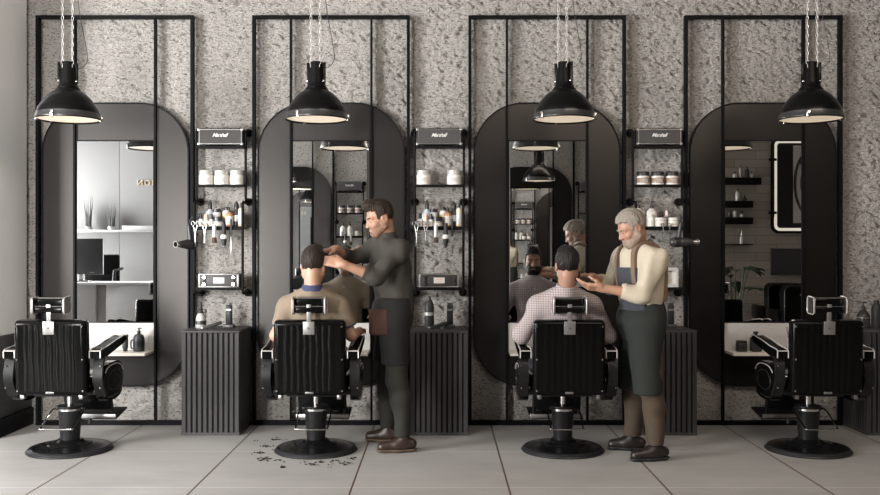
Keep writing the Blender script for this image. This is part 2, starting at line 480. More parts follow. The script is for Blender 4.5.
# ================================================================== the mirrors with their steel frames
def make_station():
    root = thing('mirror_station', '', 'mirror')
    f = MB()  # unseen fill lamp added at the imagined window to brighten the back wall
    W, H, b, d0, d1 = 0.643, 3.345, 0.024, -0.056, -0.004  # added overhead fill without a fixture, evens out the left of the wall
    f.prism([(W, H), (-W, H), (-W, 0), (W, 0)], d0, d1, 'XZ', [(W - b, H - b), (-W + b, H - b), (-W + b, 0.034), (W - b, 0.034)])  # added warm fill from above, no fixture there; lifts the right side
    f.build('outer_frame', 'black_steel', root)
    for sx in (-1, 1):
        MB().box((sx * 0.329, -0.032, 1.675), (0.016, 0.046, 3.28)).build('upright', 'black_steel', root)
    cz, hh = (0.313 + 2.636) / 2, (2.636 - 0.313) / 2
    p = MB(); p.prism(rrect(0.592, hh - 0.008, 0.40, 0, cz, 16), -0.03, -0.006)
    pan = p.build('capsule_panel', 'panel_metal', root)
    e = MB(); e.prism(rrect(0.602, hh, 0.41, 0, cz, 16), -0.036, -0.004, 'XZ', rrect(0.591, hh - 0.011, 0.399, 0, cz, 16))
    e.build('panel_rim', 'panel_edge', pan)
    m = MB(); m.box((0, -0.034, (0.842 + 2.318) / 2), (0.636, 0.006, 2.318 - 0.842)); mi = m.build('mirror', 'mirror_glass', root)
    fr = MB(); fr.prism([(0.32, 2.328), (-0.32, 2.328), (-0.32, 0.834), (0.32, 0.834)], -0.042, -0.03, 'XZ', [(0.312, 2.319), (-0.312, 2.319), (-0.312, 0.842), (0.312, 0.842)])
    fr.build('mirror_edge', 'panel_edge', mi)
    MB().box((0, -0.035, 0.722), (0.637, 0.008, 0.222)).build('back_board', 'white_board', root)
    MB().box((0, -0.152, 0.601), (0.637, 0.242, 0.022), 0.003).build('ledge', 'shelf_white', root)
    return root
st0 = make_station()
ST_L = ['tall black framed capsule mirror at the far left reflecting a bright reception',
        'tall black framed capsule mirror in front of the man in the beige polo',
        'tall black framed capsule mirror in front of the man in the checked shirt',
        'tall black framed capsule mirror at the right reflecting a tiled wall and lit sign']
for k, x in enumerate(XS):
    if k == 0:
        o = st0; o.location = (x, 0, 0); o['label'] = ST_L[0]; o['group'] = 'mirrors along the plaster wall'
    else:
        copy_tree(st0, (x, 0, 0), ST_L[k], 'mirrors along the plaster wall')
XO = [-2.2, 1.335]
copy_tree(st0, (XO[0], -OPP, 0), 'capsule mirror on the opposite wall, seen inside the second mirror', 'mirrors on the opposite wall', PI)
o = copy_tree(st0, (XO[1], -OPP, 0), 'capsule mirror on the opposite wall, seen inside the third mirror', 'mirrors on the opposite wall', PI)
def trim_at(ob, x):
    # this mirror stands at the edge of the entrance and ends there
    bm = bmesh.new(); bm.from_mesh(ob.data)
    bmesh.ops.bisect_plane(bm, geom=bm.verts[:] + bm.edges[:] + bm.faces[:], plane_co=(x, 0, 0), plane_no=(1, 0, 0), clear_outer=True)
    bmesh.ops.holes_fill(bm, edges=[e for e in bm.edges if e.is_boundary], sides=0)
    ok = len(bm.faces) > 0
    for fc in bm.faces: fc.smooth = False
    me = ob.data.copy(); bm.to_mesh(me); bm.free(); ob.data = me
    for ch in list(ob.children): trim_at(ch, x)
    if not ok: bpy.data.objects.remove(ob)
for ch in list(o.children): trim_at(ch, 0.305)

# ================================================================== pendant lamps
def make_lamp():
    root = thing('pendant_lamp', '', 'lamp')
    sh = MB().lathe([(0.214, 0.012), (0.221, 0.0), (0.224, 0.006), (0.22, 0.014), (0.212, 0.03), (0.211, 0.05), (0.205, 0.08), (0.19, 0.103), (0.172, 0.132), (0.153, 0.157),
                     (0.122, 0.188), (0.098, 0.203), (0.086, 0.212), (0.084, 0.222), (0.07, 0.228)], seg=48, cap=False)
    shade = sh.build('shade', 'lamp_black', root, angle=50)
    MB().lathe([(0.2225, 0.004), (0.2245, 0.012), (0.217, 0.03), (0.214, 0.05), (0.2115, 0.05), (0.2115, 0.03), (0.2185, 0.008)], seg=48, cap=False).build('shade_band', 'lamp_band', shade)
    MB().lathe([(0.209, 0.02), (0.207, 0.05), (0.2, 0.08), (0.16, 0.14), (0.09, 0.19), (0, 0.2)], seg=40, cap=False).build('reflector', 'lamp_inner', shade)
    df = MB().lathe([(0.0, 0.011), (0.212, 0.011), (0.212, 0.015), (0, 0.015)], seg=48, cap=False)
    df.build('diffuser', 'lamp_diffuser', root)
    nk = MB().lathe([(0.07, 0.224), (0.074, 0.232), (0.068, 0.24), (0.062, 0.27), (0.047, 0.40), (0.045, 0.412), (0.038, 0.416), (0, 0.416)], seg=32)
    neck = nk.build('neck', 'lamp_black', root, angle=40)
    for sx in (-1, 1):
        MB().box((sx * 0.0, 0, 0), (0.02, 0.012, 0.15), 0.004).build('bracket', 'lamp_black', neck, (sx * 0.06, -0.01, 0.335))
        MB().ball((0, 0, 0), 0.011, 10).build('bolt', 'chrome', neck, (sx * 0.058, -0.024, 0.275))
    for a in (250, 10, 130):
        c, s_ = math.cos(math.radians(a)), math.sin(math.radians(a))
        MB().box((0, 0, 0), (0.018, 0.022, 0.045), 0.004, mat=Matrix.Rotation(math.radians(a), 4, 'Z')).build('rim_clip', 'chrome', shade, (c * 0.222, s_ * 0.222, 0.02))
    for sx in (-1, 1):
        ch = MB(); z = 0.38; i = 0
        while z < 1.9:
            pts = []
            for q in range(8):
                a = 2 * PI * q / 8
                u, w = 0.008 * math.cos(a), 0.018 * math.sin(a)
                pts.append((sx * 0.033 + (u if i % 2 else 0), -0.03 + (0 if i % 2 else u), z + w))
            ch.tube(pts, 0.0019, 5, True); z += 0.031; i += 1
        ch.build('chain', 'chain_metal', root)
    MB().tube([(0.048, 0, 0.375), (0.085, 0, 0.375), (0.125, 0, 0.42), (0.125, 0, 0.5), (0.075, 0.0, 0.78), (0.075, 0, 0.92), (0.15, 0, 1.2), (0.2, 0, 1.5), (0.2, 0, 1.89)], 0.0026, 6, smooth=6).build('power_cable', 'cable_black', root)
    return root
lamp0 = make_lamp()
LY, LZ = -0.98, 2.358
LP = [(-2.653, 0.25, 'black dome pendant lamp hanging over the leftmost empty chair'),
      (-0.88, -0.15, 'black dome pendant lamp hanging above the man in the beige polo'),
      (0.886, -0.55, 'black dome pendant lamp hanging above the man in the checked shirt'),
      (2.645, -0.1, 'black dome pendant lamp hanging over the rightmost empty chair')]
for k, (x, rz, lab) in enumerate(LP):
    if k == 0: o = lamp0; o.location = (x, LY, LZ); o['label'] = lab; o['group'] = 'pendant lamps in a row'
    else: o = copy_tree(lamp0, (x, LY, LZ), lab, 'pendant lamps in a row')
    o.rotation_euler = (0, 0, rz)
copy_tree(lamp0, (XO[0], -5.05, LZ), 'pendant lamp of the opposite row, seen inside the second mirror', 'pendant lamps of the opposite row')
copy_tree(lamp0, (1.355, -5.05, LZ), 'pendant lamp of the opposite row, seen inside the third mirror', 'pendant lamps of the opposite row')

# ================================================================== slatted cabinets
def make_cabinet():
    root = thing('slatted_cabinet', '', 'cabinet')
    MB().box((0, -0.235, 0.405), (0.42, 0.42, 0.77)).build('carcass', 'cabinet_gap', root)
    MB().box((0, -0.2325, 0.799), (0.45, 0.45, 0.018), 0.003).build('top', 'cabinet', root)
    MB().box((0, -0.2325, 0.012), (0.45, 0.45, 0.022)).build('plinth', 'cabinet', root)
    fr = MB(); n = 11; p = 0.45 / n
    for i in range(n): fr.box((-0.225 + p * (i + 0.5), -0.449, 0.406), (p * 0.66 if 0 < i < n - 1 else p * 0.8, 0.017, 0.768), 0.002, 1)
    fr.build('front_slats', 'cabinet_slat', root)
    for sx in (-1, 1):
        sd = MB()
        for i in range(n - 1): sd.box((sx * 0.2165, -0.03 - p * (i + 0.5), 0.406), (0.017, p * 0.66, 0.768), 0.002, 1)
        sd.build('side_slats', 'cabinet_slat', root)
    return root
cab0 = make_cabinet()
CABX = XR + [3.515]
CAB_L = ['dark slatted cabinet below the leftmost shelf rack', 'dark slatted cabinet behind the barber in the grey shirt',
         'dark slatted cabinet behind the barber in the cream shirt', 'dark slatted cabinet cut off at the right edge beside the last chair']
for k, x in enumerate(CABX):
    if k == 0: o = cab0; o.location = (x, 0, 0); o['label'] = CAB_L[0]; o['group'] = 'slatted cabinets along the wall'
    else: copy_tree(cab0, (x, 0, 0), CAB_L[k], 'slatted cabinets along the wall')
CABTOP = 0.808
# ================================================================== barber chairs
def make_chair():
    root = thing('barber_chair', '', 'barber chair')
    base = MB().lathe([(0, 0.0), (0.27, 0.0), (0.278, 0.02), (0.262, 0.034), (0.252, 0.033), (0.2, 0.046), (0.158, 0.05), (0.15, 0.058), (0.112, 0.062), (0.096, 0.072), (0.082, 0.085), (0, 0.085)], seg=56, cap=False).build('base', 'chair_black', root, angle=28)
    MB().lathe([(0.268, 0.0), (0.29, 0.0), (0.296, 0.007), (0.292, 0.014), (0.285, 0.016), (0.285, 0.022), (0.278, 0.029), (0.268, 0.031)], seg=56, cap=False).build('base_rim', 'rim_grey', base)
    col = MB().lathe([(0.066, 0.08), (0.074, 0.2), (0.081, 0.29), (0, 0.29)], seg=32, cap=False).build('column', 'chair_satin', root)
    MB().lathe([(0.079, 0.288), (0.084, 0.29), (0.084, 0.304), (0.074, 0.31), (0, 0.31)], seg=32).build('column_ring', 'chrome', col)
    MB().lathe([(0.088, 0.31), (0.088, 0.322), (0.03, 0.326), (0, 0.326)], seg=28).build('column_cap', 'chair_satin', col)
    MB().cyl((0, 0, 0.32), (0, 0, 0.425), 0.021).build('piston', 'chrome', root)
    MB().tube([(0.1, 0.0, 0.30), (0.115, -0.05, 0.285), (0.11, -0.22, 0.205), (0.095, -0.245, 0.198), (-0.095, -0.245, 0.198), (-0.11, -0.22, 0.205), (-0.115, -0.05, 0.285), (-0.1, 0.0, 0.30)], 0.006, 8, smooth=4).build('pump_lever', 'chrome', root)
    MB().box((0, 0.0, 0.30), (0.2, 0.03, 0.02), 0.006).build('lever_pivot', 'chair_satin', root)
    MB().box((0, 0.01, 0.43), (0.36, 0.40, 0.035), 0.01).build('seat_carriage', 'chair_satin', root)
    MB().box((0, 0.02, 0.50), (0.50, 0.49, 0.11), 0.035, 4).build('seat', 'leather', root)
    # backrest, leaning back a little
    W, H = 0.488, 0.515
    bk = MB(); bk.box((0, 0.012, H / 2), (W, 0.099, H), 0.03, 4)
    R = Matrix.Translation((0, -0.29, 0.443)) @ Matrix.Rotation(math.radians(3.0), 4, 'X')
    back = bk.build('backrest', 'leather', root); back.data.transform(R)
    pn = MB(); nx, nz = 96, 24
    grid = []
    for j in range(nz + 1):
        row = []
        for i in range(nx + 1):
            u = -1 + 2 * i / nx
            x = u * (W / 2 - 0.03); z = 0.03 + (H - 0.062) * j / nz
            c = abs(u) < 0.80
            wob = 0.06 * math.sin(z * 23 + i // 12) if c else 0
            t = (u / 0.8 * 4.0 + wob)
            d = 0.0045 * abs(math.sin(PI * t)) ** 0.5 if c else 0.0
            row.append(pn.bm.verts.new((x, -0.0385 - d, z)))
        grid.append(row)
    for j in range(nz):
        for i in range(nx): pn.bm.faces.new((grid[j][i], grid[j][i + 1], grid[j + 1][i + 1], grid[j + 1][i]))
    pb = pn.build('rear_panel', 'leather', back, recalc=False); pb.data.transform(R)
    for sx in (-1, 1):
        for z in (0.035, 0.25, 0.475):
            s_ = MB(); s_.cyl((sx * 0.222, -0.035, z), (sx * 0.222, -0.045, z), 0.0075, 0.0055, 10)
            s_.build('screw', 'chrome', back).data.transform(R)
        h_ = MB(); h_.box((sx * 0.2, 0.0, -0.012), (0.028, 0.05, 0.03), 0.006); h_.build('hinge', 'steel', back).data.transform(R)
    n_ = MB(); n_.box((0, -0.044, 0.022), (0.056, 0.008, 0.014), 0.002); n_.build('name_plate', 'silver_plate', back).data.transform(R)
    n2 = MB(); n2.box((0, -0.0482, 0.022), (0.046, 0.001, 0.004)); n2.build('plate_text_line', 'emblem_dark', back).data.transform(R)
    bkt = MB(); bkt.box((0, -0.044, 0.465), (0.078, 0.012, 0.09), 0.004)
    br = bkt.build('headrest_bracket', 'silver_plate', root); br.data.transform(R)
    em = MB(); em.tube([(-0.008, -0.051, 0.468), (0.006, -0.051, 0.46)], 0.0025, 6).tube([(-0.008, -0.051, 0.46), (0.006, -0.051, 0.468)], 0.0018, 6)
    em.build('emblem', 'emblem_dark', br).data.transform(R)
    po = MB(); po.box((0, -0.034, 0.56), (0.03, 0.012, 0.13), 0.003); post = po.build('headrest_post', 'silver_plate', root); post.data.transform(R)
    # headrest: two padded rolls between chromed cheeks
    hz = 0.612
    hr = MB(); hr.box((0, 0.02, hz + 0.025), (0.20, 0.085, 0.064), 0.022, 4); hr.box((0, -0.012, hz - 0.024), (0.20, 0.06, 0.046), 0.015, 3)
    head = hr.build('headrest', 'leather', root); head.data.transform(R)
    for sx in (-1, 1):
        c_ = MB(); c_.prism([(y + 0.005, z + hz + 0.002) for y, z in rrect(0.058, 0.058, 0.025, n=6)], sx * 0.105 - 0.005, sx * 0.105 + 0.005, 'YZ')
        c_.build('headrest_cheek', 'steel', head).data.transform(R)
        t_ = MB(); t_.tube([(sx * 0.111, y + 0.005, z + hz + 0.002) for y, z in rrect(0.058, 0.058, 0.025, n=5)], 0.0032, 6, True); t_.build('cheek_trim', 'piping', head).data.transform(R)
    for z, yy in ((-0.002, -0.03), (0.054, -0.012)):
        b_ = MB(); b_.tube([(-0.105, yy, hz + z), (0.105, yy, hz + z)], 0.0032, 6); b_.build('headrest_rod', 'chrome', head).data.transform(R)
    # arms
    for sx in (-1, 1):
        X = sx * 0.293
        prof = [(-0.30, 0.69), (-0.30, 0.742), (-0.285, 0.752), (-0.16, 0.762), (0.0, 0.788), (0.16, 0.806), (0.22, 0.80), (0.225, 0.765), (0.15, 0.752), (0.0, 0.725), (-0.15, 0.69)]
        pad = MB(); pad.prism(prof, X - 0.039, X + 0.039, 'YZ')
        bmesh.ops.bevel(pad.bm, geom=[e for e in pad.bm.edges if abs(e.verts[0].co.x - e.verts[1].co.x) < 1e-4], offset=0.008, segments=2, affect='EDGES')
        arm = pad.build('armrest', 'leather', root)
        for s2 in (-1, 1):
            MB().tube([(X + s2 * 0.037, y, z) for y, z in [(-0.303, 0.695), (-0.303, 0.742), (-0.285, 0.754), (-0.16, 0.764), (0.0, 0.79), (0.16, 0.808), (0.222, 0.802)]], 0.004, 6).build('armrest_piping', 'piping', arm)
        MB().tube([(X - 0.037, -0.303, 0.744), (X + 0.037, -0.303, 0.744)], 0.004, 6).build('armrest_piping', 'piping', arm)
        # strap that carries the arm
        out, inn = [], []
        for i in range(13):
            t = i / 12; a = math.radians(90 + 170 * t) if False else 0
            z = 0.70 - 0.28 * t; y = -0.245 - 0.035 * math.sin(PI * t) + 0.10 * max(0, t - 0.6)
            out.append((y - 0.014, z)); inn.append((y + 0.014, z))
        MB().prism(out + inn[::-1], X + sx * 0.012 - 0.033, X + sx * 0.012 + 0.033, 'YZ').build('arm_strap', 'chair_satin', root)
        MB().box((sx * 0.255, -0.2, 0.45), (0.10, 0.05, 0.04), 0.008).build('arm_mount', 'chair_satin', root)
        for z in (0.64, 0.49):
            MB().cyl((X + sx * 0.03, -0.285, z), (X + sx * 0.03, -0.294, z), 0.007, 0.005, 8).build('strap_screw', 'chrome', root)
        # rounded side panel
        sp = MB(); sp.prism(oval(0.21, 0.135, -0.03, 0.505, 44, 2.6), X - 0.03, X + 0.03, 'YZ')
        bmesh.ops.bevel(sp.bm, geom=[e for e in sp.bm.edges if abs(e.verts[0].co.x - e.verts[1].co.x) < 1e-4], offset=0.02, segments=3, affect='EDGES')
        side = sp.build('side_panel', 'leather', root)
        ov = oval(0.19, 0.118, -0.03, 0.505, 44, 2.6)
        MB().tube([(X + sx * 0.032, y, z) for y, z in ov[3:19]], 0.004, 6).build('side_piping', 'piping', side)
        MB().tube([(X - sx * 0.032, y, z) for y, z in ov[3:19]], 0.004, 6).build('side_piping', 'piping', side)
        MB().tube([(X + sx * 0.031, y, z) for y, z in oval(0.13, 0.07, -0.02, 0.51, 30)], 0.003, 6, True).build('side_ring', 'rim_grey', side)
        ln = MB()
        for q in range(9): ln.box((X + sx * 0.031, -0.14 + q * 0.022, 0.405 - 0.012 + 0.0022 * abs(q - 4)), (0.002, 0.013, 0.006))
        ln.build('side_lettering', 'steel', side)
        # footrest carriers
        MB().tube([(sx * 0.17, 0.18, 0.44), (sx * 0.17, 0.30, 0.40), (sx * 0.17, 0.37, 0.18)], 0.013, 8, smooth=4).build('footrest_arm', 'chair_satin', root)
    MB().box((0, 0.315, 0.315), (0.33, 0.018, 0.17), 0.004, mat=Matrix.Rotation(math.radians(14), 4, 'X')).build('leg_panel', 'chair_black', root)
    pl = MB(); pl.box((0, 0, 0), (0.40, 0.25, 0.018), 0.006); plate = pl.build('footrest', 'chair_satin', root)
    plate.data.transform(Matrix.Translation((0, 0.485, 0.178)) @ Matrix.Rotation(math.radians(9), 4, 'X'))
    MB().box((0, 0.356, 0.176), (0.40, 0.012, 0.035), 0.004).build('footrest_edge', 'steel', plate)
    MB().cyl((0.0, 0.37, 0.12), (0.0, 0.37, 0.16), 0.014, None, 10).build('footrest_stop', 'rubber', plate)
    return root
CY = -0.96
chair0 = make_chair()
CH_L = ['empty black barber chair at the far left, facing the bright mirror', 'black barber chair in which the man in the beige polo sits',
        'black barber chair in which the man in the checked shirt sits', 'empty black barber chair at the right, facing the mirror with the lit sign']
for k, x in enumerate([-2.647, -0.887, 0.878, 2.633]):
    if k == 0: o = chair0; o.location = (x, CY, 0); o['label'] = CH_L[0]; o['group'] = 'barber chairs in a row'
    else: copy_tree(chair0, (x, CY, 0), CH_L[k], 'barber chairs in a row')
copy_tree(chair0, (XO[0], -5.02, 0), 'barber chair of the opposite row, seen inside the second mirror', 'barber chairs of the opposite row', PI)
# ================================================================== pipe racks
SH_TOP, SH_MID, SH_TOOL, SH_LOW = 2.268, 1.957, 1.612, 1.128
def make_rack():
    root = thing('shelf_rack', '', 'shelf rack')
    for sx in (-1, 1):
        U, Lx = sx * 0.199, sx * 0.193
        MB().tube([(U, -0.01, 2.393), (U, -0.085, 2.393), (U, -0.105, 2.378), (U, -0.11, 2.35), (U, -0.11, 1.87), (U, -0.105, 1.842), (U, -0.085, 1.827), (U, -0.01, 1.827)], 0.0105, 10).build('upper_pipe', 'rack_steel', root)
        MB().tube([(Lx, -0.02, 1.815), (Lx, -0.165, 1.815), (Lx, -0.188, 1.805), (Lx, -0.195, 1.78), (Lx, -0.195, 1.12), (Lx, -0.188, 1.09), (Lx, -0.165, 1.08), (Lx, -0.01, 1.08)], 0.0105, 10).build('lower_pipe', 'rack_steel', root)
        for x, z in ((U, 2.393), (U, 1.824), (Lx, 1.08)):
            MB().cyl((x, 0.01, z), (x, -0.012, z), 0.033, 0.031, 20).cyl((x, -0.012, z), (x, -0.04, z), 0.024, 0.02, 16).build('wall_flange', 'rack_steel', root)
    for z, d in ((SH_TOP, 0.135), (SH_MID, 0.135)):
        MB().box((0, -0.015 - d / 2, z - 0.005), (0.385, d, 0.01), 0.001, 1).box((0, -0.016 - d, z - 0.012), (0.385, 0.006, 0.022)).build('shelf', 'rack_steel', root)
    MB().box((0, -0.105, SH_TOOL - 0.005), (0.375, 0.175, 0.01), 0.001, 1).box((0, -0.196, SH_TOOL - 0.008), (0.375, 0.008, 0.03)).build('tool_shelf', 'rack_steel', root)
    MB().box((0, -0.105, SH_LOW - 0.006), (0.375, 0.175, 0.012), 0.001, 1).box((0, -0.196, SH_LOW - 0.008), (0.375, 0.008, 0.024)).build('low_shelf', 'rack_steel', root)
    return root
rack0 = make_rack()
RK_L = ['black pipe shelf rack between the first and second mirrors', 'black pipe shelf rack behind the barber in the grey shirt', 'black pipe shelf rack behind the barber in the cream shirt']
for k, x in enumerate(XR):
    if k == 0: o = rack0; o.location = (x, 0, 0); o['label'] = RK_L[0]; o['group'] = 'pipe racks on the plaster wall'
    else: copy_tree(rack0, (x, 0, 0), RK_L[k], 'pipe racks on the plaster wall')
copy_tree(rack0, (-1.318, -OPP, 0), 'pipe shelf rack on the opposite wall, seen inside the second mirror', 'pipe racks on the opposite wall', PI)
copy_tree(rack0, (2.222, -OPP, 0), 'pipe shelf rack on the opposite wall, seen inside the third mirror', 'pipe racks on the opposite wall', PI)

# ------------------------------------------------------------------ amplifier style speakers
def make_speaker():
    root = thing('speaker', '', 'speaker')
    MB().box((0, 0, 0.076), (0.37, 0.10, 0.136), 0.008, 3).build('cabinet', 'amp_black', root)
    MB().box((0, -0.0505, 0.076), (0.336, 0.006, 0.112), 0.002, 1).build('grille', 'grille', root)
    fr = MB(); fr.prism([(0.171, 0.135), (-0.171, 0.135), (-0.171, 0.017), (0.171, 0.017)], -0.0545, -0.050, 'XZ', [(0.168, 0.132), (-0.168, 0.132), (-0.168, 0.02), (0.168, 0.02)])
    fr.build('piping', 'steel', root)
    for sx in (-1, 1):
        for z in (0.018, 0.134): MB().box((sx * 0.175, -0.04, z), (0.024, 0.03, 0.024), 0.007, 2).build('corner_guard', 'steel', root)
        MB().box((sx * 0.14, 0, 0.004), (0.04, 0.07, 0.008), 0.002).build('foot', 'rubber', root)
    text_mesh('logo_lettering', 'Marshall', 0.042, 'white_print', root, (-0.005, -0.0545, 0.088), shear=0.45, bold=0.0005, spacing=0.86)
    return root
sp0 = make_speaker()
SPL = ['black amplifier speaker on the top shelf of the leftmost rack', 'black amplifier speaker on the top shelf of the rack behind the grey shirted barber', 'black amplifier speaker on the top shelf of the rightmost rack']
for k, x in enumerate(XR):
    p = (x + (0.0, 0.0, 0.012)[k], -0.085, SH_TOP)
    if k == 0: sp0.location = p; sp0['label'] = SPL[0]; sp0['group'] = 'speakers on the top shelves'
    else: copy_tree(sp0, p, SPL[k], 'speakers on the top shelves')
for x, w in ((-1.318, 'second'), (2.222, 'third')):
    copy_tree(sp0, (x, -OPP + 0.085, SH_TOP), 'amplifier speaker on the opposite wall rack, seen inside the %s mirror' % w, 'speakers on the opposite racks', PI)

# ------------------------------------------------------------------ jars and bottles
def jar(name, label, group, loc, r, h, body, lid, paper='paper_label', ink='grey_print', lidh=0.3):
    root = thing(name, label, 'jar', loc, group)
    hb = h * (1 - lidh)
    MB().lathe([(0, 0), (r * 0.94, 0), (r, 0.004), (r, hb * 0.9), (r * 0.9, hb), (0, hb)], seg=28, cap=False).build('body', body, root)
    MB().lathe([(r * 0.88, hb * 0.985), (r * 0.97, hb), (r * 0.97, h - 0.004), (r * 0.92, h), (0, h)], seg=28, cap=False).build('lid', lid, root)
    MB().lathe([(r + 0.0006, hb * 0.22), (r + 0.0008, hb * 0.78)], seg=28, cap=False).build('paper_label', paper, root)
    t = MB()
    for q, (w, z) in enumerate(((0.9, 0.62), (0.7, 0.5), (1.0, 0.36))):
        for i in range(9):
            a = -PI / 2 + (i - 4) * 0.13 * w
            if (i + q) % 4 == 3: continue
            t.box((math.cos(a) * (r + 0.001), math.sin(a) * (r + 0.001), hb * z), (0.009, 0.0012, 0.005), mat=None)
    t.build('print_lines', ink, root)
    return root
J = [jar('cosmetic_jar', 'white jar with frosted lid, left of the three on the leftmost rack', 'white jars on the middle shelves', (XR[0] - 0.125, -0.085, SH_MID), 0.059, 0.118, 'cream_jar', 'lid_frost')]
def dj(dx, lab, k): copy_tree(J[0], (XR[k] + dx, -0.085, SH_MID), lab, 'white jars on the middle shelves')
dj(0.0, 'white jar with frosted lid, middle of the three on the leftmost rack', 0)
dj(0.125, 'white jar with frosted lid, right of the three on the leftmost rack', 0)
dj(-0.128, 'white jar with frosted lid, left of the pair behind the grey shirted barber', 1)
dj(0.122, 'white jar with frosted lid, right of the pair behind the grey shirted barber', 1)
D0 = jar('cosmetic_jar', 'labelled jar with black lid, left of the three on the rightmost rack', 'black lidded jars on the rightmost rack', (XR[2] - 0.112, -0.085, SH_MID), 0.053, 0.108, 'cream_jar', 'dark_lid', 'brown_label', 'paper_label', 0.32)
copy_tree(D0, (XR[2] + 0.006, -0.085, SH_MID), 'labelled jar with black lid, middle of the three on the rightmost rack', 'black lidded jars on the rightmost rack')
copy_tree(D0, (XR[2] + 0.124, -0.085, SH_MID), 'labelled jar with black lid, right of the three on the rightmost rack', 'black lidded jars on the rightmost rack')
for i, (dx, w) in enumerate(((0.118, 'right'), (0.0, 'middle'), (-0.118, 'left'))):
    copy_tree(D0, (-1.318 + dx, -OPP + 0.085, SH_MID), 'black lidded jar on the opposite rack, %s of three seen in the second mirror' % w, 'jars on the opposite rack', PI)
for i, (dx, w) in enumerate(((0.12, 'right'), (-0.01, 'left'))):
    copy_tree(J[0], (2.222 + dx, -OPP + 0.085, SH_MID), 'white jar on the opposite rack, %s of two seen in the third mirror' % w, 'jars on the opposite rack', PI)

def bottle(name, label, cat, group, loc, prof, body, cap_prof, cap, paper=None, pz=None, pump=False, ink=None, rotz=0, parent=None):
    root = thing(name, label, cat, loc, group, rotz)
    MB().lathe([(0, 0)] + prof, seg=24, cap=False).build('body', body, root)
    if cap_prof: MB().lathe(cap_prof + [(0, cap_prof[-1][1])], seg=18, cap=False).build('cap', cap, root)
    if paper:
        r = max(p[0] for p in prof)
        MB().lathe([(r + 0.0006, pz[0]), (r + 0.0008, pz[1])], seg=24, cap=False).build('paper_label', paper, root)
        if ink:
            t = MB()
            for z in (0.35, 0.6): t.box((0, -r - 0.001, pz[0] + (pz[1] - pz[0]) * z), (r * 0.9, 0.0015, 0.004))
            t.build('print_lines', ink, root)
    if pump:
        z = cap_prof[-1][1]
        MB().cyl((0, 0, z), (0, 0, z + 0.022), 0.004, None, 8).box((0.008, -0.006, z + 0.025), (0.034, 0.012, 0.009), 0.003).build('pump_head', cap, root)
    return root
def P(r, h, sh=0.8, nr=0.4):        # a shouldered bottle outline
    return [(r * 0.95, 0), (r, 0.004), (r, h * sh), (r * 0.85, h * (sh + 0.08)), (r * nr, h), (0, h)]
def C(r, z0, z1, r1=None): return [(r, z0), (r, z0 + (z1 - z0) * 0.55), (r if r1 is None else r1, z1)]
